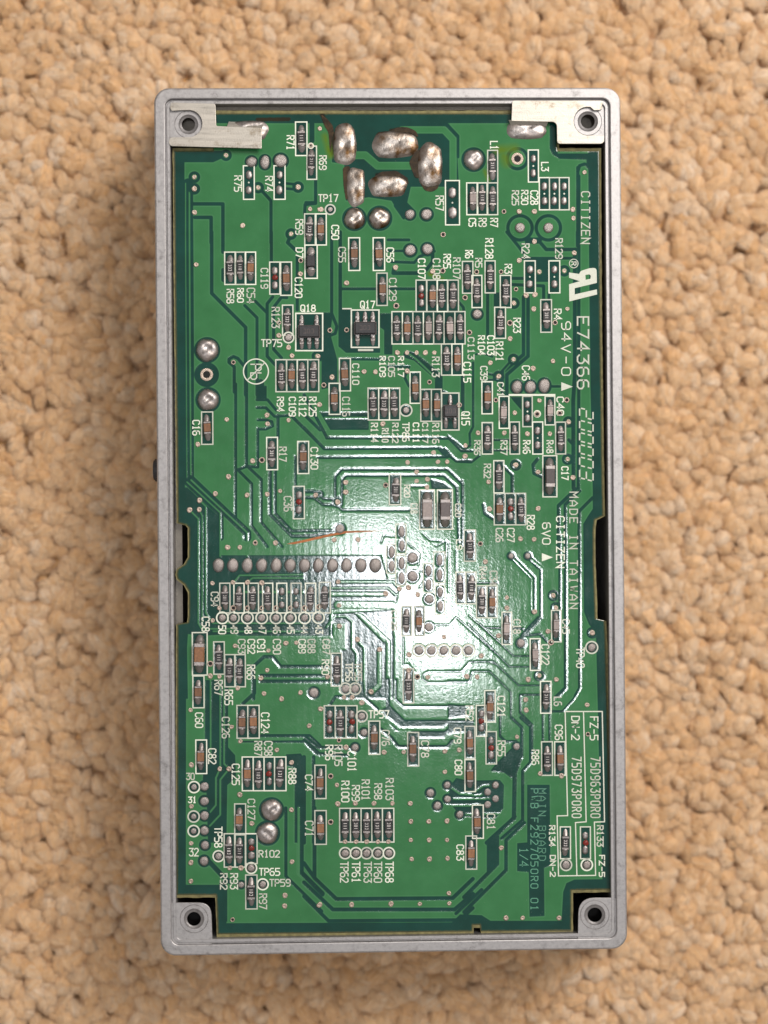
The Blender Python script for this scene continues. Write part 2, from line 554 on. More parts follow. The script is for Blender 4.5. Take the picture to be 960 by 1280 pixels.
def carpet():
    gx, gy = 40, 52
    v = [(x * 0.006 - 0.12, y * 0.006 - 0.156, -0.0024 + 0.0003 * random.random()) for y in range(gy + 1) for x in range(gx + 1)]
    f = [(y * (gx + 1) + x, y * (gx + 1) + x + 1, (y + 1) * (gx + 1) + x + 1, (y + 1) * (gx + 1) + x) for y in range(gy) for x in range(gx)]
    base = obj('carpet', mesh('carpet', v, f), None, BACKING)
    base['kind'] = 'structure'
    base['label'] = 'beige loop-pile carpet under the opened metal case'
    # loops of yarn on a jittered hexagonal layout: a lower filling layer and the loops on top
    def pile(sp, K, S, sp_, h_, r_, tone_, seed, off):
        rng = np.random.default_rng(seed)
        P = []
        for j in range(int(0.24 / (sp * 0.87))):
            for i in range(int(0.19 / sp)):
                x = -0.090 + off + (i + 0.5 * (j % 2)) * sp + rng.normal(0, sp * 0.24)
                y = -0.120 + off + j * sp * 0.87 + rng.normal(0, sp * 0.24)
                d = np.array([x, y]) - CC
                if abs(d @ ex) < HX - 0.006 and abs(d @ ey) < HY - 0.006:
                    continue
                P.append((x, y))
        P = np.array(P)
        n = len(P)
        t = np.linspace(0.0, math.pi, K)
        ang = np.arange(S) * 2 * math.pi / S
        # direction of the loops drifts slowly over the carpet
        phi = 1.5 + 0.9 * np.sin(P[:, 0] * 70 + 1.0) * np.cos(P[:, 1] * 55) + rng.normal(0, 0.8, n)
        span = rng.uniform(*sp_, n)
        hgt = rng.uniform(*h_, n)
        rad = rng.uniform(*r_, n)
        lean = rng.normal(0, 0.0008, n)
        bend = rng.normal(0, 0.0006, n)
        skew = rng.normal(0, 0.0007, n)
        dd = P - CC
        under = (np.abs(dd @ ex) < HX + 0.0009) & (np.abs(dd @ ey) < HY + 0.0009)
        hgt = np.where(under, np.minimum(hgt, 0.0026), hgt)
        dx, dy = np.cos(phi), np.sin(phi)
        c, s = np.cos(t), np.sin(t)
        along = -span[:, None] * c[None] + skew[:, None] * s[None]
        up = hgt[:, None] * (s[None] ** 0.8)
        side = lean[:, None] * s[None] + bend[:, None] * np.sin(2 * t)[None]
        cen = np.stack([P[:, 0, None] + along * dx[:, None] - side * dy[:, None],
                        P[:, 1, None] + along * dy[:, None] + side * dx[:, None],
                        -0.0042 + up], -1)
        tan = np.gradient(cen, axis=1)
        tan /= np.linalg.norm(tan, axis=-1, keepdims=True)
        sd = np.stack([-dy, dx, np.zeros(n)], -1)[:, None, :]
        nb = np.cross(tan, np.broadcast_to(sd, tan.shape))
        nb /= np.linalg.norm(nb, axis=-1, keepdims=True)
        s2 = np.cross(nb, tan)
        tw = (rng.choice((-1, 1), n) * rng.uniform(0.9, 1.7, n))[:, None, None] * (t[None, :, None])
        ph = rng.uniform(0, 6.28, n)[:, None, None]
        pk = rng.uniform(0.6, 1.6, n)[:, None]
        fat = (0.74 + 0.26 * np.sin(t)[None] ** pk)[:, :, None]
        aa = ang[None, None] + tw
        k2 = rng.uniform(0.06, 0.15, n)[:, None, None]
        r = rad[:, None, None] * fat * (1 + k2 * np.cos(2 * aa + ph) + 0.055 * np.cos(5 * aa + 2 * ph) + 0.035 * np.cos(7 * aa + 3 * ph))
        v = cen[:, :, None, :] + r[..., None] * (np.cos(ang)[None, None, :, None] * s2[:, :, None, :] + 0.78 * np.sin(ang)[None, None, :, None] * nb[:, :, None, :])
        q = np.array([(k * S + a, k * S + (a + 1) % S, (k + 1) * S + (a + 1) % S, (k + 1) * S + a) for k in range(K - 1) for a in range(S)])
        quads = (q[None] + (np.arange(n) * K * S)[:, None, None]).reshape(-1, 4)
        low = 0.5 + 0.5 * np.sin(P[:, 0] * 120 + 2) * np.sin(P[:, 1] * 90 + P[:, 0] * 60)
        tone = np.clip(tone_[0] + 0.2 * low + rng.beta(1.5, 1.9, n) * tone_[1], 0, 1)
        tone = np.broadcast_to(tone[:, None, None] + 0.05 * np.cos(2 * aa + ph), (n, K, S))
        fb = np.stack([np.broadcast_to(np.cos(aa) * 8 + (np.arange(n) % 997)[:, None, None] * 13.1, (n, K, S)),
                       np.broadcast_to(np.sin(aa) * 8, (n, K, S)),
                       np.broadcast_to(t[None, :, None] * 0.9, (n, K, S))], -1)
        return v.reshape(-1, 3), quads, tone.ravel(), fb.reshape(-1, 3)
    A = pile(0.00214, 9, 10, (0.0008, 0.0022), (0.0031, 0.0037), (0.00105, 0.00170), (0.16, 0.66), 5, 0.0)
    B = pile(0.0027, 6, 7, (0.0010, 0.0020), (0.0029, 0.0034), (0.0010, 0.0014), (0.1, 0.5), 6, 0.0011)  # lower loops toned deeper: bounced orange light of the gaps put into colour
    me = fast_mesh('carpet_pile', np.concatenate([A[0], B[0]]), np.concatenate([A[1], B[1] + len(A[0])]))
    a = me.attributes.new('tone', 'FLOAT', 'POINT')
    a.data.foreach_set('value', np.concatenate([A[2], B[2]]).astype(np.float32))
    a = me.attributes.new('fibre', 'FLOAT_VECTOR', 'POINT')
    a.data.foreach_set('vector', np.concatenate([A[3], B[3]]).astype(np.float32).ravel())
    # loose fibres standing out of the yarn
    rg = np.random.default_rng(9)
    nh = 44000
    nl = len(A[0])
    i0 = rg.integers(0, nl, nh)
    p0 = A[0][i0]
    ok = p0[:, 2] > -0.0030
    p0 = p0[ok]
    nh = len(p0)
    az = rg.uniform(0, 6.283, nh)
    d1 = np.stack([np.cos(az), np.sin(az), rg.uniform(0.0, 0.7, nh)], -1)
    d2 = np.stack([np.cos(az + rg.normal(0, 0.8, nh)), np.sin(az + rg.normal(0, 0.8, nh)), rg.uniform(-0.6, 0.3, nh)], -1)
    ln = rg.uniform(0.0005, 0.0016, nh)[:, None]
    p1 = p0 + d1 * ln
    p2 = p1 + d2 * ln
    sdv = np.stack([-np.sin(az), np.cos(az), np.zeros(nh)], -1) * 0.000036
    hv = np.stack([p0 - sdv, p0 + sdv, p1 - sdv * 0.8, p1 + sdv * 0.8, p2 - sdv * 0.3, p2 + sdv * 0.3], 1)
    hq = np.array([(0, 1, 3, 2), (2, 3, 5, 4)])[None] + (np.arange(nh) * 6)[:, None, None]
    hm = fast_mesh('loose_fibres', hv.reshape(-1, 3), hq.reshape(-1, 4))
    a = hm.attributes.new('tone', 'FLOAT', 'POINT')
    a.data.foreach_set('value', np.repeat(np.clip(A[2][i0][ok] + 0.1, 0, 1), 6).astype(np.float32))
    a = hm.attributes.new('fibre', 'FLOAT_VECTOR', 'POINT')
    a.data.foreach_set('vector', np.zeros(nh * 18, np.float32))
    o = obj('loose_fibres', hm, base, CARPET)
    o['kind'] = 'stuff'
    o = obj('carpet_pile', me, base, CARPET)
    o['kind'] = 'stuff'


carpet()

# ------------------------------------------------------------------ the metal case
case = bpy.data.objects.new('metal_case', None)
COL.objects.link(case)
case.location = (CC[0], CC[1], 0)
case['label'] = 'open grey cast metal case lying on the carpet, holding the green board'
case['category'] = 'case'
bpy.context.view_layer.update()
CINV = Matrix.Translation((-CC[0], -CC[1], 0))


def case_part(name, me, material):
    me.transform(CINV)
    return obj(name, me, case, material)


def rrect(inset, z, r, n=8):
    hx, hy = HX - inset, HY - inset
    out = []
    for (sx, sy, a0) in ((1, 1, 0), (-1, 1, 90), (-1, -1, 180), (1, -1, 270)):
        for i in range(n + 1):
            a = math.radians(a0 + 90 * i / n)
            out.append(case_pt(sx * (hx - r) + r * math.cos(a), sy * (hy - r) + r * math.sin(a), z))
    return out


mm = 0.001
prof = [(1.2, 0.0, 2.0), (0.3, 0.5, 2.3), (0.12, 1.2, 2.3), (0.0, 24.9, 2.3), (0.03, 25.75, 2.3), (0.12, 25.93, 2.2), (0.30, 26.0, 2.1),
        (1.50, 26.0, 1.3), (1.62, 25.93, 1.2), (1.66, 25.35, 1.2), (1.80, 25.35, 1.1), (1.84, 25.58, 1.1), (1.92, 25.63, 1.0),
        (2.28, 25.63, 0.8), (2.36, 25.55, 0.8), (2.46, 3.0, 0.8), (3.2, 2.0, 0.6)]
case_part('shell', loops_mesh('shell', [rrect(a * mm, b * mm, c * mm) for a, b, c in prof]), CAST)
# ledge inside the long walls on which the board rests, seen through its side cut-outs
for sgn in (-1,):
    bm = bmesh.new()
    a, b = sgn * (HX - 0.0024), sgn * (HX - 0.0034)
    vs = [bm.verts.new(case_pt(u, v, z)) for z in (0.010, ZB - 0.0017) for u, v in
          ((a, -0.045), (b, -0.045), (b, 0.045), (a, 0.045))]
    for f in ((0, 1, 2, 3), (4, 5, 6, 7), (0, 1, 5, 4), (1, 2, 6, 5), (2, 3, 7, 6), (3, 0, 4, 7)):
        bm.faces.new([vs[i] for i in f])
    case_part('board_rail', bm_mesh('board_rail', bm), CAST_SHADED)


def boss(cx, cy, hr, outline, zt):
    """screw boss: plate with rounded outline (px), threaded hole"""
    n = 64
    out = []
    P = np.array(outline, float)
    for i in range(n):
        a = 2 * math.pi * i / n
        d = np.array([math.cos(a), math.sin(a)])
        best = 1e9
        for k in range(len(P)):
            p, q = P[k], P[(k + 1) % len(P)]
            e = q - p
            den = d[0] * e[1] - d[1] * e[0]
            if abs(den) < 1e-9:
                continue
            rel = p - np.array([cx, cy])
            t = (rel[0] * e[1] - rel[1] * e[0]) / den
            u = (rel[0] * d[1] - rel[1] * d[0]) / den
            if t > 0 and -1e-6 <= u <= 1 + 1e-6:
                best = min(best, t)
        out.append((cx + d[0] * best, cy + d[1] * best))
    circ = lambda r, z: [W(cx + r * math.cos(2 * math.pi * i / n), cy + r * math.sin(2 * math.pi * i / n), z) for i in range(n)]
    shrink = lambda k, z: [W(cx + (x - cx) * k, cy + (y - cy) * k, z) for x, y in out]
    loops = [shrink(1.0, 0.004), shrink(1.0, zt - 0.00015), shrink(0.985, zt - 0.00003), shrink(0.965, zt),
             circ(hr + 7.6, zt), circ(hr + 7.2, zt - 0.00006), circ(hr + 6.8, zt),
             circ(hr + 2.6, zt), circ(hr + 0.6, zt - 0.00026)]
    z = zt - 0.00020
    for k in range(9):
        loops.append(circ(hr - 1.5, z - 0.00025))
        loops.append(circ(hr - 0.2, z - 0.00050))
        z -= 0.00056
    loops.append(circ(hr - 1.3, z - 0.0015))
    me = loops_mesh('screw_boss', loops, True, True)
    o = case_part('screw_boss', me, CAST)
    return o


def rounded(pts, rr, n=6):
    """round each corner of a pixel polygon by its own radius"""
    P = np.array(pts, float)
    out = []
    for i in range(len(P)):
        r = rr[i] if isinstance(rr, (list, tuple)) else rr
        a, b, c = P[i - 1], P[i], P[(i + 1) % len(P)]
        if r <= 0:
            out.append(tuple(b))
            continue
        u = (a - b) / np.linalg.norm(a - b)
        v = (c - b) / np.linalg.norm(c - b)
        r = min(r, np.linalg.norm(a - b) * 0.49, np.linalg.norm(c - b) * 0.49)
        for k in range(n + 1):
            t = k / n
            p = b + u * r * (1 - t) ** 2 + v * r * t ** 2
            out.append(tuple(p))
    return out


ZBOSS = ZL - 0.00042
boss(242.5, 1148.5, 10.2, rounded([(212, 1128), (264, 1128), (266, 1181), (212, 1181)], [0, 16, 0, 0]), ZBOSS)
boss(743.5, 1143.5, 10.6, rounded([(723, 1122), (774, 1122), (774, 1176), (722, 1176)], [20, 0, 0, 0]), ZBOSS)
boss(235.5, 155.5, 9.8, rounded([(206, 124), (264, 124), (264, 180), (206, 180)], [0, 8, 10, 0]), ZBOSS - 0.00022)
boss(734.8, 151.8, 10.2, rounded([(706, 122), (766, 122), (766, 178), (706, 178)], [8, 0, 0, 10]), ZBOSS - 0.00022)
for (cx, cy, r) in ((242.5, 1148.5, 8.4), (743.5, 1143.5, 8.8), (235.5, 155.5, 8.2), (734.8, 151.8, 8.4)):
    n = 24
    me = mesh('screw_hole_floor', [W(cx + r * math.cos(i * 2 * math.pi / n), cy + r * math.sin(i * 2 * math.pi / n), ZBOSS - 0.0036) for i in range(n)], [tuple(range(n))])
    case_part('screw_hole_floor', me, CAST_SHADED if cy < 400 else HOLE_SHADE)  # shade of the hole put into the floor's colour
# grey inner plate below the gap at the upper end
case_part('inner_plate', prism('inner_plate', [(262, 126), (702, 126), (702, 142.6), (262, 143.2)], ZB - 0.0030, ZB - 0.0008, 0.0001), CAST_SHADED)
# low dark button standing out of the left wall
bm = bmesh.new()
bmesh.ops.create_cone(bm, cap_ends=True, segments=28, radius1=0.0019, radius2=0.0017, depth=0.0026,
                      matrix=Matrix.Translation(case_pt(-HX + 0.0004, 0.0078, ZL - 0.0042)) @ Matrix.Rotation(-math.pi / 2, 4, 'Y'))
bmesh.ops.bevel(bm, geom=[e for e in bm.edges if e.calc_face_angle(0) > 1], offset=0.0002, segments=2, affect='EDGES')
case_part('side_button', bm_mesh('side_button', bm, False), EPOXY)

# ------------------------------------------------------------------ the circuit board: copper layout
OUTLINE = [(217, 188), (266, 188), (266, 141.5), (697, 141.5), (697, 188), (749.5, 188), (750.6, 400), (753.5, 600), (754.5, 645),
           (744, 650), (742.5, 660), (742.5, 700), (745, 773), (756, 775.5), (757, 790), (760, 900), (764.8, 1112), (714.5, 1113),
           (714.5, 1163.5), (600, 1164.5), (600, 1156.5), (591, 1156.5), (591, 1164.5), (272, 1168), (270, 1119), (220.6, 1119),
           (221.5, 780), (235, 777.5), (236, 770), (236, 740), (231, 731), (222, 724), (220.5, 718), (222, 711), (231, 705),
           (236, 696), (236, 660), (233, 656.5), (222, 654), (221, 560), (219, 400)]
GX0, GY0, GX1, GY1 = 213, 138, 769, 1172
gx = np.arange(GX0, GX1 + 1, 1.0)
gy = np.arange(GY0, GY1 + 1, 1.0)
NX, NY = len(gx), len(gy)
FIELD = np.full((NY, NX), -4.0)


def seg_d(X, Y, a, b):
    dx, dy = b[0] - a[0], b[1] - a[1]
    l2 = dx * dx + dy * dy + 1e-12
    t = np.clip(((X - a[0]) * dx + (Y - a[1]) * dy) / l2, 0, 1)
    return np.hypot(X - a[0] - t * dx, Y - a[1] - t * dy)


def window(p, pad):
    xs, ys = [q[0] for q in p], [q[1] for q in p]
    i0, i1 = max(0, int(min(xs) - pad - GX0)), min(NX, int(max(xs) + pad - GX0) + 2)
    j0, j1 = max(0, int(min(ys) - pad - GY0)), min(NY, int(max(ys) + pad - GY0) + 2)
    return (slice(j0, j1), slice(i0, i1)) if i1 > i0 and j1 > j0 else None


def apply(sl, d, add):
    FIELD[sl] = np.maximum(FIELD[sl], d) if add else np.minimum(FIELD[sl], -d)


def stroke(p, wd, add):
    for a, b in zip(p[:-1], p[1:]):
        sl = window([a, b], wd / 2 + 5)
        if sl:
            X, Y = np.meshgrid(gx[sl[1]], gy[sl[0]])
            apply(sl, wd / 2 - seg_d(X, Y, a, b), add)


def poly_sdf(p, X, Y):
    d = np.full(X.shape, 1e9)
    ins = np.zeros(X.shape, bool)
    for a, b in zip(p, p[1:] + p[:1]):
        d = np.minimum(d, seg_d(X, Y, a, b))
        if a[1] != b[1]:
            ins ^= ((a[1] > Y) != (b[1] > Y)) & (X < (b[0] - a[0]) * (Y - a[1]) / (b[1] - a[1]) + a[0])
    return np.where(ins, d, -d)


def fill(p, add):
    sl = window(p, 5)
    if sl:
        X, Y = np.meshgrid(gx[sl[1]], gy[sl[0]])
        apply(sl, poly_sdf(p, X, Y), add)


fill([(230.5, 154), (735, 154), (736, 290), (738, 480), (741, 615), (741, 636), (735, 645), (729, 655), (730, 765), (736, 780),
      (745, 792), (750, 1000), (753, 1099), (718, 1099.5), (708, 1104), (704, 1115), (702, 1151), (613, 1151), (602, 1144), (575, 1143),
      (565, 1153), (283, 1154), (281.4, 1106), (232.3, 1106), (232.6, 850), (231, 600)], True)

# d / c: dark or copper polygon;  g / t: gap or trace (width first); lengths in the units of the tile
LAYOUT = """
d A 120,405 430,405 395,450 350,470 180,470
d C 490,240 535,240 535,420 720,420 720,450 690,455 545,450 505,425 490,390
d C 700,440 790,440 790,914 722,914 722,520 700,500
d B 130,185 960,185 960,240 810,240 872,310 885,610 610,610 590,700 640,750 560,790 500,690 370,670 240,690 230,480 160,470 150,300
t B 45 290,430 350,430 420,490 620,490
t B 42 560,285 800,285 852,340 852,610
g B 14 520,680 520,720 570,790
g B 16 810,245 880,320 880,440
g B 18 40,240 40,360
g B 16 65,570 65,700 10,700
g A 56 207,590 207,868
g p 12.2 235.5,290 236.3,430 236.3,600
t A 6 192,590 192,868
t A 9 214,640 214,868
t p 1.3 231.9,288 233,480 233.6,602
t p 1.9 236.8,288 237.5,440 238.6,600
g A 20 235,708 405,708 405,930
g D 20 405,0 405,115
g A 20 245,785 338,785 338,930
g D 20 341,0 341,350 535,545 535,930
g D 18 405,215 405,275 430,290
g D 17 530,420 600,490 600,930
g D 17 590,395 652,457
g D 18 690,370 658,410 658,710 705,760
g D 18 770,375 740,372 695,430 695,670 740,720
g A 18 625,630 680,690 680,930
g D 18 682,0 682,170
g A 44 835,612 760,605
t A 14 835,612 760,605
g A 18 935,560 935,705 875,712 872,765
g A 16 920,240 920,350
g D 20 795,15 775,60 825,108
g D 18 830,140 830,445
g D 18 470,914 470,770 440,745 440,725 465,712 490,722 525,765
g D 40 620,860 620,930
g G 17 478,0 478,765
g G 18 540,0 540,470
d G 595,10 655,10 655,85 595,85
g G 16 600,90 660,90 710,150
g G 16 600,135 650,135 700,185 780,180
g G 16 605,205 650,205 685,215 690,240 650,258 605,258
g G 16 605,255 605,475 545,470 490,490
g G 18 720,180 720,310
g G 18 800,185 960,345
g G 18 880,185 960,262
g G 16 490,490 570,570 570,810 660,930
g G 16 545,470 625,545 625,790 745,930
g G 20 675,490 675,745 800,870 960,870
g G 18 705,490 705,740 800,840 960,838
g G 16 820,580 820,415
g G 46 870,630 960,630
t G 14 870,632 960,632
d G 145,600 200,590 390,765 390,930 200,930 200,800 150,790
g p 8.6 233.5,602 275,641 275.5,672
g p 10 238.5,599 309,666 309.2,672
t p 1.8 233.7,602.5 275.3,640.8 275.3,700
t p 2.2 238.8,600 309.2,666 309.2,700
d J 150,0 395,0 395,110 960,110 960,570 500,570 480,560 280,570 205,560 200,640 205,930 150,930
t J 9 390,0 390,130
t p 2.2 309.2,666 309.2,698
t p 2 237,637.5 248,648.5 248,779 252,786 295,786
t p 1.6 249,637 252.8,645 252.8,795
t p 1.9 249.5,625.5 257.3,633 257.3,766 266,779 400,779
t J 9 470,262 500,225 895,220 935,180
t J 9 545,262 575,240 960,240
t J 14 500,320 960,320
t J 9 350,545 960,545
d K 0,110 440,110 480,250 520,240 545,300 520,420 150,420 150,570 0,570
d K 165,445 510,420 510,930 220,930 215,640 150,560
t K 14 190,262 510,262 545,300
t K 9 150,297 480,297 520,335 650,335
t K 24 150,332 462,332
t K 44 195,395 505,395 530,410
c K 290,440 330,445 495,600 495,930 470,930 470,620
t K 10 130,520 175,460 240,460 275,490 275,640 300,670 300,880
t K 12 310,600 345,640 345,930
t K 24 432,655 432,850 385,895
c K 165,500 240,500 240,650 165,650
g J 20 580,930 580,745 640,690 690,690 735,745 960,745
g K 20 0,745 160,745
g J 20 622,797 960,797
g J 20 622,830 960,830
g K 20 0,797 155,797
g K 18 0,830 155,830
g N 18 330,0 340,95 420,165
g N 24 480,0 480,150 570,238 960,238
t N 7 495,0 495,140 578,222 960,222
g N 14 525,0 525,110 570,150 960,150
g N 18 150,140 180,95 240,95
d N 440,170 480,150 560,240 960,245 960,300 820,300 800,330 660,330 610,290 520,290
t N 20 480,225 545,280 800,280 830,255 960,255
g N 20 440,280 500,330 540,380 820,380 845,345
g M 20 585,0 585,75 520,135
d M 305,0 440,0 435,100 435,385 475,430 480,560 430,600 425,930 320,930 310,600 290,570 300,350
t M 9 335,0 335,440
t M 9 390,0 390,500
t M 9 412,0 412,480 440,505
t M 9 298,0 298,360
t M 10 387,510 365,560 365,715 320,770
t M 10 440,508 390,570 390,770 320,845
d M 765,425 850,420 875,460 875,930 815,930 815,500 765,490
g M 18 610,318 900,318 960,375
g M 18 500,348 880,350 960,425
t M 12 505,342 885,338 960,402
g P 18 765,0 765,390 970,590
g P 34 850,0 850,370 970,490
t P 14 838,0 838,380 960,505
g P 28 300,302 330,310 400,385 440,420
d P 385,430 430,400 430,650 385,650
g Q 22 0,315 60,400 60,0
g Q 22 60,400 185,520 850,515 965,405
g Q 22 0,425 165,580 860,580 965,490
g Q 20 0,505 140,645 890,640 965,572
g N 18 0,320 80,385 290,385
g N 18 0,345 70,420 250,430
g N 20 55,440 55,930
g N 22 0,440 0,930
g E 18 158,0 158,465 188,540 178,580 150,590
g E 20 207,0 207,650
d E 200,440 275,440 275,660 435,660 435,690 240,690 200,655
d E 435,465 505,465 505,700 458,700 458,560 435,545
d E 95,460 165,460 155,540 155,600 190,730 190,880 100,900 100,700
g E 16 218,325 640,325
g E 16 480,45 600,45
g E 14 465,108 580,108
g E 16 500,170 630,175 660,140 745,110
g E 22 515,205 510,235 650,235
g E 20 735,120 735,170 700,215
g E 16 580,325 640,325
g E 16 880,395 910,430 915,460
g E 18 905,820 905,930
g E 18 825,650 825,700
g E 44 590,700 640,715 770,830 770,930
t E 10 590,690 640,725 750,830
t E 10 643,690 700,735 790,810
g E 16 205,725 470,728
g E 16 480,770 600,770 575,830 600,880
g H 18 905,0 905,140
g H 18 0,60 130,305
d H 90,160 370,160 370,262 150,262
g H 16 150,175 370,175
t H 10 120,192 370,192
g H 18 130,308 830,310 900,382 960,382
g H 18 0,250 115,370 780,366 870,440 960,440
g H 18 80,420 820,416
d H 760,368 810,362 870,430 800,415
g H 18 178,660 178,530 215,488 820,488 905,570 905,930
g H 18 215,690 220,545 240,523 800,523 872,590 885,910
g H 18 0,612 60,612 110,655 178,660
g H 18 0,648 60,652 110,690 190,692 220,720 600,720
g H 20 0,838 190,838
g H 18 0,868 200,852
g H 14 610,585 700,585
d H 720,540 800,560 850,600 730,600
d E 700,900 790,900 850,930 700,930
g F 20 340,370 340,700 222,800 222,930
g F 20 366,370 366,710 245,815 245,930
d F 345,150 490,150 490,285 410,285 410,165 345,165
t F 10 390,75 460,142
g F 20 440,65 470,100 640,100
g F 16 330,150 620,150
g F 18 270,265 345,265
g F 18 265,300 455,308 455,385
g F 18 135,345 135,600
g F 16 485,345 485,385
d F 170,345 205,345 205,430 170,430
g F 18 245,0 310,80 340,120
g p 5 718.5,312 718.5,470 716.5,500 717,610
g p 4 723.5,220 723.5,470 723,610
g C 18 650,500 650,930
g F 18 648,0 648,80
g C 18 650,525 660,490 688,480 714,490 722,525
g T 40 470,340 470,170 560,70
t T 10 480,340 485,160 555,80
g T 20 350,190 430,200 470,240
g T 20 350,240 430,235
g T 18 500,370 500,300
d T 535,385 630,385 630,500 560,420
t T 16 545,425 620,505
g T 22 880,295 960,295
g T 22 130,180 130,500
g T 20 215,90 215,640 185,700 190,800 140,830 90,790 0,720
g T 18 240,20 300,10 380,40
g T 20 0,860 80,940 200,945 270,890
g T 18 385,755 530,755
g T 16 385,845 530,845
g I 20 640,600 540,695 540,930
g I 18 662,610 578,690 578,930
g I 18 735,650 660,725 655,930
g I 20 420,430 395,460 400,510 440,530
g I 20 225,470 275,520 275,625
g I 22 110,690 120,740 165,770
g I 20 600,320 625,345
g L 18 548,0 548,390
g L 20 580,0 580,870 540,914
g L 18 660,0 660,870 635,914
g X 44 540,240 730,430 730,720
t X 16 545,245 722,430 722,700
g X 46 683,240 795,350 795,760 645,920
t X 18 685,245 815,350 815,760
t X 14 775,360 775,750
g X 18 320,855 460,855
g X 18 545,860 650,860
g X 18 250,470 420,470
g V 14 690,0 690,440
g V 14 375,430 430,480 530,490
g V 12 480,530 560,490 560,620
g V 12 640,560 640,730
g V 12 250,500 350,590 340,680
g V 12 40,500 60,445 150,450
g V 12 240,720 400,730
g V 14 350,860 400,790
g V 12 580,500 580,890
g W 12 165,460 165,690 210,690 260,745
g W 12 80,450 80,960
g W 14 10,500 15,960
g W 12 410,350 560,350 620,285 960,600
g W 12 730,270 960,480
g W 12 660,750 730,665 880,662 960,690
g W 12 760,750 900,750 960,800
g W 12 378,750 660,750
g W 12 378,843 720,843 760,750
g W 12 378,750 335,775 330,815 378,843
g Y 14 150,0 460,320 620,320
g Y 14 240,0 490,240 620,240
g Y 14 0,355 100,355 160,285 340,280 530,460 690,460
g Y 14 0,430 160,430 180,355 310,355 470,510 470,700 550,780 550,920
g Y 18 690,530 540,530 540,665 630,755 630,960
g Y 16 710,675 710,880
g Y 16 760,675 760,880
g Y 18 885,110 885,470 800,550
g Y 18 960,540 860,655 780,655
g Y 18 310,30 400,30
g Y 20 480,30 560,40
g Y 22 550,90 690,75 740,130
g Y 20 390,660 390,840 430,880 510,880
d Y 0,600 130,610 150,690 0,710
d Y 0,740 190,740 200,780 120,780 0,830
g O 18 270,215 330,270 330,440
g O 18 325,215 380,265 380,470 335,520 335,800 215,905
d O 190,470 260,400 320,350 335,440 300,540 270,560 230,530 150,520
g O 24 290,530 285,790 130,930
d O 0,575 205,572 228,600 224,735 180,790 120,790 0,780
t O 10 0,660 90,660 135,640
t O 10 0,680 180,680
t O 10 0,715 135,712
t O 12 0,765 215,765
t O 10 60,640 110,605 180,600
d N 870,560 960,580 960,780 880,760 830,700 830,610
t N 12 820,600 890,650 960,655
t N 12 820,680 960,680
t N 12 765,718 960,718
t N 12 890,768 960,768
d R 130,200 190,150 190,320 130,380
g R 22 290,50 190,150 190,320 0,510
g R 20 345,85 240,185 240,355 0,595
d p 659,981 687,981 688,1082 680,1085 680.5,1145 662,1146 661,1090 646.5,1089 646.5,1054 659,1053
g p 4 602,1112 570,1142
"""
for ln in LAYOUT.strip().split('\n'):
    a = ln.split(None, 2)
    if a[0] in 'gt':
        wd, rest = a[2].split(None, 1)
        stroke(pts_of(a[1], rest), float(wd) * TILES[a[1]][2], a[0] == 't')
    else:
        fill(pts_of(a[1], a[2]), a[0] == 'c')


def disc(c, r, add):
    stroke([c, (c[0] + 0.01, c[1])], 2 * r, add)


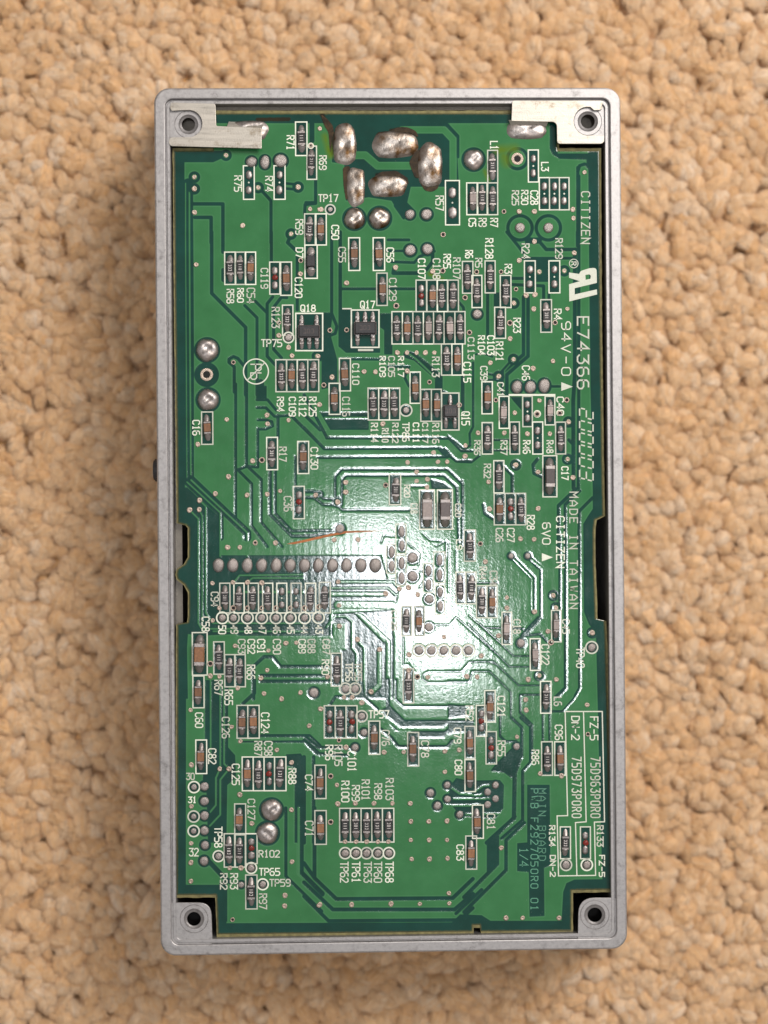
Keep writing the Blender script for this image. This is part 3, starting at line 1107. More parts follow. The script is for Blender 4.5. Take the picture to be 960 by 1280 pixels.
# ------------------------------------------------------------------ board data: chips (outline boxes), lettering, joints, vias
# r resistor, c brown capacitor, w pale capacitor, e bare pads, g bare pads with red glue, B large part, D diode
CHIPS = """
A r 820 240 885 432;A r 885 378 940 568;A e 522 490 584 682;A e 697 490 760 682;A r 872 765 932 943;B c 68 765 127 943
E D 5 75 75 265;B e 808 575 888 828;C w 15 588 75 770;C r 78 588 132 770;C r 135 588 192 770;C r 135 402 192 588;C e 367 400 425 583
C e 430 558 488 742;C e 488 558 545 742;C e 545 558 600 742;D r 415 115 475 300;D r 478 115 532 300;D c 535 115 592 300
D g 672 172 730 355;D c 735 172 797 362;D r 745 418 805 590;S r 88 478 168 718;S c 170 478 248 718;S r 250 478 328 718;S r 328 478 410 718
S c 565 468 648 712;S c 488 655 570 888;E c 255 33 318 220;E c 395 33 460 220;E c 415 235 475 420
E g 640 275 700 455;E c 702 275 760 455;E r 762 275 820 455;E r 822 275 882 455
E r 502 455 562 640;E c 562 455 622 640;E r 622 455 682 640;E w 682 455 740 640;E r 740 455 800 640;E w 800 455 862 640;E r 862 455 920 640
E r 785 640 845 818;E c 845 640 905 818;E r 905 168 965 350;F r 45 248 102 432;F r 120 165 178 348;F r 207 248 268 432
F e 345 165 407 348;F e 485 165 547 348;F r 438 387 500 573;F r 175 430 237 608
T c 290 255 380 530;T w 438 380 522 655;T e 640 380 722 640;T w 832 380 915 625;T r 292 605 382 875;T r 530 600 612 875;T e 725 600 812 875
I r 523 218 580 400;I B 450 410 530 645;I r 170 438 228 622;I c 172 625 235 805;I g 235 625 295 805;I r 295 625 352 805
G c 283 160 347 345;G r 655 305 717 490;G c 832 328 895 512;G g 807 585 870 770
U r 120 330 200 570;U r 200 330 280 570;U r 280 330 358 570;U c 435 210 512 445;U c 515 340 595 580;U c 595 340 670 580
H r 487 515 552 690;H P 660 605 745 830;H B 762 605 848 830;V r 705 400 795 650
W r 150 190 235 445;W c 262 190 345 445;p r 504 836 517 879;X r 68 378 152 650;X r 152 378 240 650;X r 243 495 332 770;X c 334 495 420 770
L w 217 435 272 620;L w 378 587 435 768;L w 500 425 555 605;O r 437 8 497 190
J r 387 270 445 440;J r 468 270 526 440;J r 550 270 608 440;J r 632 270 690 440;J e 713 270 770 440;J e 795 270 852 440;J r 877 270 935 440;K r 88 265 150 440
J C 230 552 315 795;J c 233 800 297 982;J r 352 605 413 790;J r 415 678 472 862;J r 475 678 533 862;K r 155 670 215 858
M c 485 145 547 333;M c 547 145 612 333;M c 515 440 578 633;M r 578 440 640 633;M g 640 440 700 633;M r 700 440 765 633
M c 250 343 312 535;M c 472 708 535 885;P r 412 147 472 338;P r 475 147 533 338;P g 535 147 600 318;P r 535 383 600 577
N g 115 147 178 333;N r 178 147 240 333;N g 240 147 303 333;N c 370 235 433 425;N c 592 300 655 492;N c 62 487 125 678;Q c 62 15 127 208
Q r 203 2 265 195;Q r 265 2 326 195;Q r 326 2 387 195;Q r 387 2 448 195;Q r 448 2 513 195
O c 5 265 62 450;O c 5 455 65 638;O c 48 715 110 905;R c 10 160 72 350;O c 118 60 178 240;O g 70 145 128 322;O g 125 295 185 480
O r 443 353 505 545;O c 518 353 578 545;R r 550 108 608 290;R g 665 108 722 290
"""
CHIPS = [q.split() for l in CHIPS.strip().split('\n') for q in l.split(';')]
CH = []
for t, k, *b in CHIPS:
    (x0, y0), (x1, y1) = tp(t, float(b[0]), float(b[1])), tp(t, float(b[2]), float(b[3]))
    CH.append((k, x0, y0, x1, y1))

LABELS = """
B h 80 652 197 698 TP17;A v 768 315 815 402 R71;B v 85 430 130 515 R69;A v 468 545 515 640 R75;A v 645 548 692 640 R74;A v 818 795 865 885 R59;p v 414 281 424 300 C50
D v 820 88 865 150 D7;B v 750 660 800 748 R57;C v 25 788 70 840 C5;C v 82 788 130 840 R9;C v 148 788 195 842 R7;C v 148 348 195 398 L1;C v 440 468 485 522 L3
C v 272 630 315 718 R25;C v 325 628 368 715 R30;C v 378 630 425 715 C28;p v 726.2 239 737.8 306 CITIZEN
D v 425 325 470 410 R58;D v 485 320 525 405 R60;D v 540 318 590 410 C54;D v 620 205 665 325 C119;D v 815 258 860 378 C120;D v 682 428 730 550 R123
D h 622 612 745 658 TP75;S h 272 64 390 120 Q18;S h 720 35 835 95 Q17
S v 95 755 150 870 R94;S v 185 755 240 905 C109;S v 260 755 318 905 R112;S v 335 755 395 905 R125;S v 660 505 715 668 C110;S v 585 755 645 905 C116
E v 195 85 240 175 C55;E v 470 88 515 175 C56;E v 485 262 530 395 C129;E v 650 150 695 270 C107;E v 735 150 780 272 C108;E v 795 125 840 210 R95;E v 850 145 895 270 R107
E v 730 712 775 830 R113;E v 910 742 955 862 C115;F v 5 103 52 152 R6;E v 430 708 468 830 R109;E v 480 708 520 830 C105;E v 535 708 572 830 R117
F v 62 148 105 205 R5;F v 120 35 168 155 R128;F v 230 182 275 240 R3;F v 328 65 375 155 R24;F v 520 35 565 155 R129;F v 512 438 558 505 R4;F v 280 490 325 578 R23
p v 721.2 395.5 736.3 488 E74366;F v 555 510 612 828 94V-0;F v 180 625 225 740 R121;F v 132 590 175 705 C103;F v 78 590 120 705 R104;F v 20 600 60 730 C113
F v 92 765 135 850 C39;F v 330 762 378 850 C46;T v 420 258 480 385 C41;T v 222 755 280 885 R36;T v 448 755 510 885 R37;T v 640 755 708 875 R46;T v 842 755 905 870 R48
I v 555 470 598 550 C17;I v 528 72 572 182 C40;I v 112 455 155 540 R32;I v 180 822 225 905 C26;I v 245 822 290 905 C27;I v 358 748 405 835 R28
G v 230 205 275 295 C16;G v 725 358 770 445 R17;G v 905 360 950 490 C130;G v 752 640 800 730 C36
U v 140 590 195 740 R114;U v 222 630 275 740 R110;U v 300 590 350 745 R122;U v 375 585 432 735 TP86;U v 455 588 505 745 C111;U v 525 588 572 745 C117;U v 600 590 655 750 R116
U v 820 505 885 612 Q15;H v 570 575 608 650 R20;H v 608 680 650 742 C18;H v 862 682 900 762 C20;V v 640 475 692 560 L9
W v 60 225 112 400 C125;X v 265 330 335 445 R44;X v 355 365 425 495 C34;L v 280 475 325 560 C18;L v 440 618 488 738 C122;L v 560 475 605 560 C45;O v 512 95 560 150 L6
L v 640 635 690 755 TP40;J v 335 318 383 405 C94;J v 283 460 330 548 C58;J v 490 588 535 675 C93;J v 545 588 590 675 C92;J v 600 588 648 675 C91;J v 690 588 738 678 C90
J v 835 588 880 672 C89;J v 888 588 935 672 C88;K v 105 588 150 678 C87;M v 245 185 293 275 C60;J v 355 822 405 912 R67;J v 540 735 590 822 R66;M v 413 55 463 145 R65
K v 100 705 145 795 R90;K v 235 722 280 832 TP56;K v 288 722 332 832 TP55;M v 398 210 445 335 C126;M v 622 185 672 308 C124;M v 583 348 630 435 R87;M v 640 348 690 435 C98
M v 455 478 502 602 C125;M v 778 505 825 597 R88;M v 320 390 368 482 C82;M h 194 530 245 572 30;M h 205 666 256 704 31;P h 210 228 268 277 32;M v 545 678 590 800 C127
P v 355 105 403 228 TP58;P h 608 240 732 284 R102;P h 610 342 733 388 TP65;P h 670 405 793 450 TP59;P v 610 488 658 580 R97;P v 388 372 432 468 R92;P v 445 372 492 466 R93
N v 120 370 168 460 R96;N v 173 370 220 493 R105;N v 248 405 298 526 C101;N h 368 172 488 220 TP57;N v 443 285 490 378 C76;N v 668 345 715 445 C78;N v 5 540 50 636 C74;Q v 5 72 55 165 C71
N v 212 575 260 700 R100;N v 272 600 320 695 R99;N v 328 568 376 690 R101;N v 400 590 447 685 R98;N v 465 560 513 688 R103
Q v 205 305 255 428 TP62;Q v 272 305 322 428 TP61;Q v 340 305 388 428 TP63;Q v 398 305 447 428 TP60;Q v 463 305 513 428 TP68
N v 855 272 900 365 C79;N v 860 455 905 545 C80;O v 130 762 178 858 C81;Q v 870 208 915 302 C83;O v 190 90 235 215 C121;O v 8 145 55 235 R52;O v 190 345 238 437 R55
O v 385 398 430 487 R86;O v 518 255 565 345 C96;O v 612 205 662 345 DN-2;O v 718 208 768 346 FZ-5;O v 615 437 672 795 75D973P0R0;O v 722 437 780 795 75D963P0R0
R v 485 98 522 222 R134;R v 490 268 525 395 DN-2;R v 758 98 798 222 R133;R v 770 268 806 396 FZ-5
p v 711.5 614.5 722.5 763 MADE_IN_TAIWAN;p v 695 645 706 711 CITIZEN;p v 677.5 653 688.5 681 6V0
J v 378 510 424 562 50;J v 448 508 494 560 49;J v 528 508 574 560 48;J v 608 508 654 560 47;J v 690 508 736 560 46;J v 770 508 816 560 45;J v 850 508 896 560 44;K v 64 508 110 560 43
"""
LABELS = [q.split() for l in LABELS.strip().split('\n') for q in l.split(';')]

# white rings: tile cx cy r
RINGS = """B 150 740 28;A 908 376 14;D 780 603 30;U 405 497 44;J 402 468 33;J 465 468 33;J 545 468 33;J 627 468 33;J 708 468 33;J 790 468 33;J 872 468 33;K 83 466 33
K 237 873 33;K 292 873 33;M 240 612 32;M 238 780 32;M 238 863 32;P 380 275 31;P 567 343 31;P 633 436 31;N 330 207 32;Q 235 258 32;Q 297 258 32;Q 358 258 32;Q 422 258 32;Q 485 258 32
R 583 325 32;R 702 325 32;L 730 637 34;W 300 570 52;W 407 570 52;W 512 570 52;W 618 570 52;W 725 570 52;C 0 0 0;T 765 530 26"""
RINGS = [q.split() for l in RINGS.split('\n') for q in l.split(';')]
RINGS = [(tp(r[0], float(r[1]), float(r[2])), float(r[3]) * TILES[r[0]][2]) for r in RINGS if r[3] != '0']

# round soldered pads: tile x y r height-factor
PADS = """B 150 740 15;U 405 497 26;J 402 468 22;J 465 468 22;J 545 468 22;J 627 468 22;J 708 468 22;J 790 468 22;J 872 468 22;K 83 466 22;K 237 873 24;K 292 873 24
M 240 612 18;M 238 780 18;M 238 863 18;P 380 275 21;P 567 343 22;P 633 436 21;N 330 207 22;Q 235 258 23;Q 297 258 23;Q 358 258 23;Q 422 258 23;Q 485 258 23;R 583 325 24;R 702 325 24;L 730 637 24
W 300 570 40;W 407 570 40;W 512 570 40;W 618 570 40;W 725 570 40;M 300 608 26;M 300 692 26;M 300 775 26;M 300 860 26;P 303 212 25;P 298 302 27
A 735 462 38;D 780 603 22;B 700 768 32;E 607 105 32;E 705 98 32;J 925 895 28;F 75 470 28;V 292 622 44;V 292 770 44;W 388 130 40;W 385 370 38;X 540 240 25;X 683 240 25
L 325 612 24;O 300 380 20;N 722 645 24;N 762 718 24;N 818 600 21;N 820 680 21;N 890 768 22;O 180 600 21;O 135 640 21;O 180 678 21;O 135 712 21;N 292 385 22;N 343 300 22;P 510 438 18
C 320 845 30;C 482 845 30;H 205 828 26"""
PADS = [q.split() for l in PADS.split('\n') for q in l.split(';')]
PADS = [(tp(r[0], float(r[1]), float(r[2])), float(r[3]) * TILES[r[0]][2]) for r in PADS]

# ovals: tile cx cy halfw halfh
OVALS = """A 645 470 27 38;A 568 468 30 30;B 605 768 28 28;J 380 168 31 40;J 462 168 31 40;J 545 168 31 40;J 627 168 31 40;J 710 168 31 40;J 790 168 31 40;J 872 168 31 40
K 82 168 31 40;K 163 168 31 40;K 243 168 31 40;K 325 168 32 41;K 407 168 34 42;T 590 300 46 54;T 705 300 46 54;T 825 290 48 60
V 205 412 24 46;V 207 525 22 44;V 125 575 24 46;V 125 690 24 46;V 205 665 25 48;V 205 785 25 48;V 420 725 24 44;V 420 838 24 44;V 510 640 22 46;V 510 760 22 46;W 482 70 24 44;W 482 190 24 46;V 0 670 40 60"""
OVALS = [q.split() for l in OVALS.split('\n') for q in l.split(';')][:-1]
OVALS = [(tp(r[0], float(r[1]), float(r[2])), float(r[3]) * TILES[r[0]][2], float(r[4]) * TILES[r[0]][2]) for r in OVALS]

VIAS = """A 423,430 242,555 242,622 243,757 518,832 607,615 835,612 903,738 958,740 795,880
B 90,278 97,740
C 315,752 402,752 622,740 625,790 688,528
D 252,187 848,240 725,592 780,660 800,708 945,710
E 243,292 523,203 735,225 343,798 408,800 533,690 588,690 643,690 693,690 745,690 80,710 160,830 590,795
F 402,55 630,120 315,163 430,228 573,222 405,358 355,362 285,407 590,440 398,440 263,610 395,780 508,738 283,728 198,825 150,748
G 437,530 362,627 543,635 658,630 732,612 272,665 215,720 270,718 657,178 660,228 780,207 575,440 427,203 262,345 935,635
H 238,562 238,618 192,675 172,890 307,888 450,228 592,448 740,392 765,445 818,445 922,352 920,413 643,503 643,555 705,545 703,590 88,118
I 295,463 423,712 322,885 400,888 597,217 592,430 622,535 140,560 423,503 145,715 430,95 290,165 80,280 230,280 362,285 490,285
J 432,65 502,65 705,40 345,270 462,265 545,265 627,268 347,483 385,412 475,628 765,612 825,610 665,655 658,767 622,812 640,900 848,895 333,800 385,803 490,870
K 172,22 310,22 135,805 195,262 467,330 200,397 202,515 305,592 432,648 545,302 597,295 650,335 800,577 600,678 598,768 707,807 930,803 383,890
L 122,147 510,340 525,410 403,433 245,352 245,412 480,545 197,570 430,798 367,820 527,820 75,805 733,553 98,685
M 640,78 740,108 898,262 220,172 225,485 387,508 440,508 455,268 505,350 713,400 797,472 502,655 797,742 570,820 225,722
N 95,165 30,262 240,385 457,413 570,412 805,407 887,400 188,600 193,708 293,705 400,705 505,705 607,705 610,808 713,808 817,805 805,525 330,130 275,100 228,100
O 352,112 355,172 303,325 703,142 435,535 557,548
P 223,202 222,312 222,418 800,307 760,500 758,560 445,343 508,343 955,555
Q 610,77 715,77 817,77 610,183 715,183 817,183 615,292 717,292 820,288 90,552 272,552 497,548 662,548 830,545 828,487 235,193 297,193 358,193 422,193 482,193
R 213,228 240,628 335,628 543,628"""
HOLES = """A 908,376
C 228,752
D 850,163 725,518 465,745
E 793,222 527,422 148,562 243,560 945,575 717,858 113,875 920,375
F 72,228 212,228 297,327 520,518 262,520
G 628,435 590,905
H 887,120 467,578
I 182,92 587,92 547,168 418,172
J 590,40 333,730 465,412 545,412 627,412 708,412 790,412 872,412
K 648,805 85,405
L 497,608
N 200,345 152,550 152,812
O 708,310
V 835,510
P 460,638
E 795,15"""


def pick(txt):
    return [p for l in txt.split('\n') for p in pts_of(l.split(None, 1)[0], l.split(None, 1)[1])]


VIAS = pick(VIAS)
HOLES = pick(HOLES)

for k, x0, y0, x1, y1 in CH:
    fill([(x0 + 0.8, y0 + 0.8), (x1 - 0.8, y0 + 0.8), (x1 - 0.8, y1 - 0.8), (x0 + 0.8, y1 - 0.8)], False)
for b in ((369.7, 391.7, 403.3, 438.3), (439.2, 387.5, 473.7, 434.2), (552, 491.3, 573.7, 537.5)):
    fill([(b[0], b[1]), (b[2], b[1]), (b[2], b[3]), (b[0], b[3])], False)
for c, r in PADS:
    disc(c, r + 2.2, False)
for c, a, b in OVALS:
    stroke([(c[0], c[1] - max(0, b - a)), (c[0], c[1] + max(0.01, b - a))], 2 * a + 4, False)
for c, r in RINGS:
    disc(c, r * 0.8, False)
for c in pick("A 242,555 242,622 607,615 835,612 795,880 423,430\nF 573,222 285,407 283,728 198,825 430,228\nI 295,463 592,430 597,217\nL 525,410 430,798 733,553 510,340\nD 945,710\nH 192,675"):
    disc(c, 7.2, False)
    disc(c, 3.6, True)
# annular clearances round the big pads
for (t, x, y, r) in (('C', 320, 845, 74), ('C', 482, 845, 74), ('C', 305, 450, 62), ('C', 55, 455, 66), ('D', 315, 675, 70), ('D', 312, 815, 66), ('G', 320, 90, 68), ('M', 683, 742, 68), ('M', 660, 875, 68), ('B', 288, 793, 66), ('B', 432, 790, 68)):
    s = TILES[t][2]
    disc(tp(t, x, y), r * s + 1, False)
    if r in (74, 62):
        disc(tp(t, x, y), (r - 14) * s, True)
disc(tp('C', 320, 845), 6, True)
fill(pts_of('C', '345,900 450,900 440,935 350,935'), False)

XX, YY = np.meshgrid(gx, gy)
RIM = poly_sdf(OUTLINE, XX, YY)
# scorch marks round the hand-soldered joints: smooth falloff from a few short strokes
SC = np.zeros_like(FIELD)
for (t, txt, wd) in (('B', '105,200 125,250 160,300', 34), ('B', '165,300 160,420', 26), ('B', '500,292 560,282 600,300', 34), ('B', '640,440 645,540', 44),
                     ('B', '690,610 740,615', 26), ('B', '240,510 245,640', 34), ('B', '420,545 520,535 580,570', 34), ('B', '250,770 260,830', 20), ('A', '600,225 780,225', 26)):
    P = pts_of(t, txt)
    s = TILES[t][2]
    for a, b in zip(P[:-1], P[1:]):
        SC = np.maximum(SC, np.clip(1.25 - seg_d(XX, YY, a, b) / (wd * s * 0.62), 0, 1))

ST = np.zeros_like(FIELD)
for (t, txt, wd) in (('C', '190,400 290,395', 55), ('C', '235,440 245,470', 60), ('E', '720,240 790,270', 26), ('B', '120,320 150,430', 40), ('C', '120,520 140,570', 26)):
    P = pts_of(t, txt)
    for a, b in zip(P[:-1], P[1:]):
        ST = np.maximum(ST, np.clip(1.1 - seg_d(XX, YY, a, b) / (wd * 0.21875 * 0.7), 0, 1))

# ------------------------------------------------------------------ build the board
board = bpy.data.objects.new('circuit_board', None)
COL.objects.link(board)
bc = WA((489, 655), ZB - 0.0016)
board.location = tuple(bc)
board['label'] = 'green printed circuit board with chips, solder joints and white lettering, fitted inside the case'
board['category'] = 'circuit board'
BINV = Matrix.Translation((-bc[0], -bc[1], -bc[2]))


def bpart(name, me, material, parent=None):
    me.transform(BINV)
    return obj(name, me, parent or board, material)


def bplace(name, me, material, px, py, z, rot=0, scale=None, parent=None):
    p = WA((px, py), z)
    return obj(name, me, board, material, tuple(p - bc), rot, scale)


def sub(name, me, material, parent, loc, rot=0, scale=None):
    return obj(name, me, parent, material, loc, rot, scale)


jit = []
for i, (a, b) in enumerate(zip(OUTLINE, OUTLINE[1:] + OUTLINE[:1])):
    L = math.dist(a, b)
    n = max(1, int(L / 7))
    for k in range(n):
        e = random.uniform(-0.35, 0.35) if 0 < k else 0
        t = k / n
        nx, ny = (b[1] - a[1]) / L, -(b[0] - a[0]) / L
        jit.append((a[0] + (b[0] - a[0]) * t + nx * e, a[1] + (b[1] - a[1]) * t + ny * e))
bpart('substrate', prism('substrate', jit, ZB - 0.0016, ZB - 0.00011), LAM)

keep = (RIM > -0.75)
cell = keep[:-1, :-1] & keep[1:, :-1] & keep[:-1, 1:] & keep[1:, 1:]
gyy, gxx = np.gradient(RIM)
gl = np.hypot(gxx, gyy) + 1e-9
lim = 0.35
sh = np.where(RIM < lim, lim - RIM, 0.0)
sh = np.clip(sh, 0, 1.2)
PX = XX + gxx / gl * sh
PY = YY + gyy / gl * sh
hgt = np.clip(FIELD / 2.6, -0.5, 0.5)
zz = ZB - 0.000015 * (0.5 - (1.5 * (hgt * 2) - 0.5 * (hgt * 2) ** 3) * 0.5)
vid = np.full(FIELD.shape, -1)
use = np.zeros(FIELD.shape, bool)
use[:-1, :-1] |= cell
use[1:, :-1] |= cell
use[:-1, 1:] |= cell
use[1:, 1:] |= cell
vid[use] = np.arange(use.sum())
zl = np.where(RIM < 1.2, zz - 0.00005 * np.clip((1.2 - RIM) / 1.2, 0, 1), zz)
co = WA(np.stack([PX, PY], -1)[use], zl[use]) - bc
qd = np.stack([vid[:-1, :-1][cell], vid[1:, :-1][cell], vid[1:, 1:][cell], vid[:-1, 1:][cell]], -1)
me = fast_mesh('solder_mask', co, qd)
for nm, arr in (('copper', np.clip(FIELD, -4, 4)), ('rim', np.clip(RIM, 0, 9)), ('scorch', SC), ('stain', ST)):
    a = me.attributes.new(nm, 'FLOAT', 'POINT')
    a.data.foreach_set('value', arr[use].astype(np.float32))
obj('solder_mask', me, board, MASK)


# ------------------------------------------------------------------ shapes shared by the small parts (unit: metres)
def dome(name, n=16, prof=((1.0, 0.0), (0.98, 0.18), (0.88, 0.5), (0.66, 0.8), (0.36, 0.96), (0.0, 1.0)), wob=0.0, seed=0):
    r = random.Random(seed)
    v, f = [], []
    ph = [r.uniform(0, 6.28) for _ in range(4)]
    for k, (a, z) in enumerate(prof[:-1]):
        for i in range(n):
            t = 2 * math.pi * i / n
            m = 1 + wob * (0.5 * math.sin(2 * t + ph[0]) + 0.35 * math.sin(3 * t + ph[1]) + 0.3 * math.sin(5 * t + ph[2] + k))
            v.append((a * m * math.cos(t), a * m * math.sin(t), z * (1 + wob * math.sin(t + ph[3]))))
    v.append((0.12 * wob, 0, prof[-1][1]))
    for k in range(len(prof) - 2):
        for i in range(n):
            j = (i + 1) % n
            f.append((k * n + i, k * n + j, (k + 1) * n + j, (k + 1) * n + i))
    b = (len(prof) - 2) * n
    for i in range(n):
        f.append((b + i, b + (i + 1) % n, len(v) - 1))
    return mesh(name, v, f, True)


def box_mesh(name, sx, sy, z0, z1, bev=0.0, taper=1.0):
    bm = bmesh.new()
    vs = [bm.verts.new((x * sx / 2 * k, y * sy / 2 * k, z)) for z, k in ((z0, 1), (z1, taper)) for x, y in ((-1, -1), (1, -1), (1, 1), (-1, 1))]
    for f in ((3, 2, 1, 0), (4, 5, 6, 7), (0, 1, 5, 4), (1, 2, 6, 5), (2, 3, 7, 6), (3, 0, 4, 7)):
        bm.faces.new([vs[i] for i in f])
    if bev:
        bmesh.ops.bevel(bm, geom=list(bm.edges), offset=bev, segments=1, affect='EDGES')
    return bm_mesh(name, bm)


ZG = ZB - 0.00004            # level of the bare gaps
DOMES = [dome('solder_joint', 18, wob=0.06, seed=i) for i in range(5)]
FLATD = [dome('solder_pad', 14, ((1.0, 0.0), (0.97, 0.35), (0.85, 0.75), (0.6, 0.95), (0.3, 1.0), (0.0, 0.9)), 0.05, 20 + i) for i in range(4)]
VIAM = [dome('via', 12, ((1.0, 0.0), (0.92, 0.55), (0.72, 0.9), (0.46, 0.85), (0.22, 0.45), (0.0, 0.35)), 0.10, 40 + i) for i in range(5)]
for m_ in DOMES:
    m_.materials.append(SOLDER)
for m_ in FLATD:
    m_.materials.append(SOLDER)
for m_ in VIAM:
    m_.materials.append(VIA)


def fillet_mesh(seed):
    """solder rising from a pad to the end of a chip, running towards +y"""
    r = random.Random(seed)
    v, f = [], []
    n, m = 7, 6
    for j in range(m + 1):
        t = j / m
        wd = 0.00051 * (1 - 0.45 * t ** 2) * (1 + r.uniform(-0.05, 0.05))
        if j == m:
            wd *= 0.55
        h = 0.00042 * (1 - t) ** 1.5 + 0.00016 * (1 - t ** 3) + 0.00002
        for i in range(n):
            a = math.pi * i / (n - 1)
            v.append((-wd * math.cos(a), t * 0.00105, h * math.sin(a) ** 0.7 * (1 + r.uniform(-0.08, 0.08))))
    for j in range(m):
        for i in range(n - 1):
            f.append((j * n + i, (j + 1) * n + i, (j + 1) * n + i + 1, j * n + i + 1))
    f.append(tuple(range(n)))
    me = mesh('solder_fillet', v, f, True)
    me.materials.append(TERMINAL)
    return me


FILL = [fillet_mesh(i) for i in range(6)]


def pad_mesh(seed, ln=0.00125, wd=0.00048):
    r = random.Random(seed)
    v, f = [], []
    n, m = 7, 7
    for j in range(m + 1):
        t = j / m * 2 - 1
        k = max(0.0, 1 - abs(t) ** 4) ** 0.5
        k = max(k, 0.12)
        for i in range(n):
            a = math.pi * i / (n - 1)
            v.append((-wd * k * math.cos(a) * (1 + r.uniform(-0.05, 0.05)), t * ln / 2, 0.00022 * (0.35 + 0.65 * k) * math.sin(a) ** 0.7 * (1 + r.uniform(-0.15, 0.15))))
    for j in range(m):
        for i in range(n - 1):
            f.append((j * n + i, (j + 1) * n + i, (j + 1) * n + i + 1, j * n + i + 1))
    me = mesh('solder_pad', v, f, True)
    me.materials.append(TERMINAL)
    return me


PADM = [pad_mesh(i) for i in range(5)]
R_BODY = box_mesh('resistor', 0.00104, 0.00138, 0.00004, 0.00050, 0.00004)
R_BODY.materials.append(BLACK)
C_BODY = box_mesh('capacitor', 0.00098, 0.00126, 0.00004, 0.00066, 0.00007)
C_BODY.materials.append(BROWN)
W_BODY = C_BODY.copy()
W_BODY.materials.clear()
W_BODY.materials.append(PALE)
TERM_R = box_mesh('terminal', 0.00108, 0.00034, 0.00003, 0.00053, 0.00005)
TERM_R.materials.append(TERMINAL)
TERM_C = box_mesh('terminal', 0.00102, 0.00036, 0.00003, 0.00069, 0.00007)
TERM_C.materials.append(TERMINAL)
DOT = dome('print_dot', 10, ((1, 0), (0.9, 0.6), (0.5, 1.0), (0, 1.0)))
DOT.materials.append(SILK)
GLUED = dome('adhesive_dot', 12, wob=0.15, seed=3)
GLUED.materials.append(GLUE)


def marking(seed):
    r = random.Random(seed)
    v, f = [], []

    def bar(x0, y0, x1, y1):
        o = len(v)
        v.extend([(x0, y0, 0), (x1, y0, 0), (x1, y1, 0), (x0, y1, 0)])
        f.append((o, o + 1, o + 2, o + 3))
    for k in range(3):                          # worn three-figure value, read downwards
        y = (0.36 - k * 0.36) * mm
        if r.random() < 0.45:
            bar(-0.24 * mm, y - 0.035 * mm, 0.24 * mm, y + 0.035 * mm)
        else:
            bar(-0.24 * mm, y - 0.10 * mm, -0.17 * mm, y + 0.10 * mm)
            bar(0.17 * mm, y - 0.10 * mm, 0.24 * mm, y + 0.10 * mm)
            bar(-0.165 * mm, y - 0.10 * mm, 0.165 * mm, y - 0.035 * mm)
            if r.random() < 0.6:
                bar(-0.165 * mm, y + 0.035 * mm, 0.165 * mm, y + 0.10 * mm)
    me = mesh('value_print', v, f)
    me.materials.append(MARK)
    return me


MARKS = [marking(i) for i in range(8)]


def chip(kind, cx, cy, ln, wd):
    rot = BROT + random.gauss(0, 0.02)
    ox, oy = random.gauss(0, 0.35), random.gauss(0, 0.5)
    k = wd / 13.2
    kl = ln / 41.0
    if kind == 'r':
        b = bplace('resistor', R_BODY, None, cx + ox, cy + oy, ZG, rot, (k, kl, 1))
        term, e, hh = TERM_R, 0.00086, 0.0005
        sub('value_print', random.choice(MARKS), None, b, (0, 0, 0.000506))
    else:
        b = bplace('capacitor', C_BODY if kind == 'c' else W_BODY, None, cx + ox, cy + oy, ZG, rot, (k, kl, 1))
        term, e, hh = TERM_C, 0.00079, 0.00066
    for s in (1, -1):
        sub('terminal', term, None, b, (0, s * e, 0), 0 if s > 0 else math.pi)
        sub('solder_fillet', random.choice(FILL), None, b, (random.gauss(0, 0.00003), s * (e + 0.00012), 0), 0 if s > 0 else math.pi,
            (random.uniform(0.88, 1.05), random.uniform(0.85, 1.08), random.uniform(0.85, 1.2) * (1.1 if kind != 'r' else 0.95)))
    return b


def bare(kind, cx, cy, ln, wd):
    for s in (1, -1):
        bplace('solder_pad', random.choice(PADM), None, cx + random.gauss(0, 0.2), cy - s * ln * 0.225, ZG + 0.000005, BROT + random.gauss(0, 0.03),
               (wd / 13.2 * random.uniform(0.9, 1.05), ln / 41 * random.uniform(0.95, 1.1), 1))
    if kind == 'e':
        bplace('print_dot', DOT, None, cx, cy, ZG + 0.000005, 0, (0.00016, 0.00016, 0.00003))
    else:
        bplace('adhesive_dot', GLUED, None, cx + random.gauss(0, 0.4), cy + random.gauss(0, 0.5), ZG, random.uniform(0, 6), (0.00042, 0.00050, 0.00028))


def large(kind, cx, cy, ln, wd):
    L, Wd = ln * U, wd * U
    body = box_mesh('capacitor', Wd * 0.66, L * 0.40, 0.00003, 0.0012, 0.00010)
    m_ = {'B': BIGCAP, 'P': PALE, 'C': BROWN}[kind]
    b = bplace('capacitor', body, m_, cx + random.gauss(0, 0.3), cy, ZG, BROT + random.gauss(0, 0.015))
    t = box_mesh('terminal', Wd * 0.68, L * 0.10, 0.00002, 0.00124, 0.00008)
    for s in (1, -1):
        sub('terminal', t, SOLDER, b, (0, s * L * 0.215, 0))
        sub('solder_fillet', random.choice(FILL), None, b, (0, s * L * 0.25, 0), 0 if s > 0 else math.pi, (Wd / 0.00158, L * 0.2 / 0.00105, 2.0))


def diode(cx, cy, ln, wd):
    L, Wd = ln * U, wd * U
    b = bplace('diode', box_mesh('diode', Wd * 0.72, L * 0.36, 0.00008, 0.0010, 0.00009, 0.92), EPOXY, cx, cy, ZG, BROT)
    for s in (1, -1):
        sub('terminal', box_mesh('terminal', Wd * 0.42, L * 0.18, 0.0, 0.00022, 0.00004), SOLDER, b, (0, s * L * 0.24, 0))
        sub('solder_fillet', random.choice(FILL), None, b, (0, s * L * 0.22, 0), 0 if s > 0 else math.pi, (Wd / 0.0014, L * 0.22 / 0.00105, 0.9))


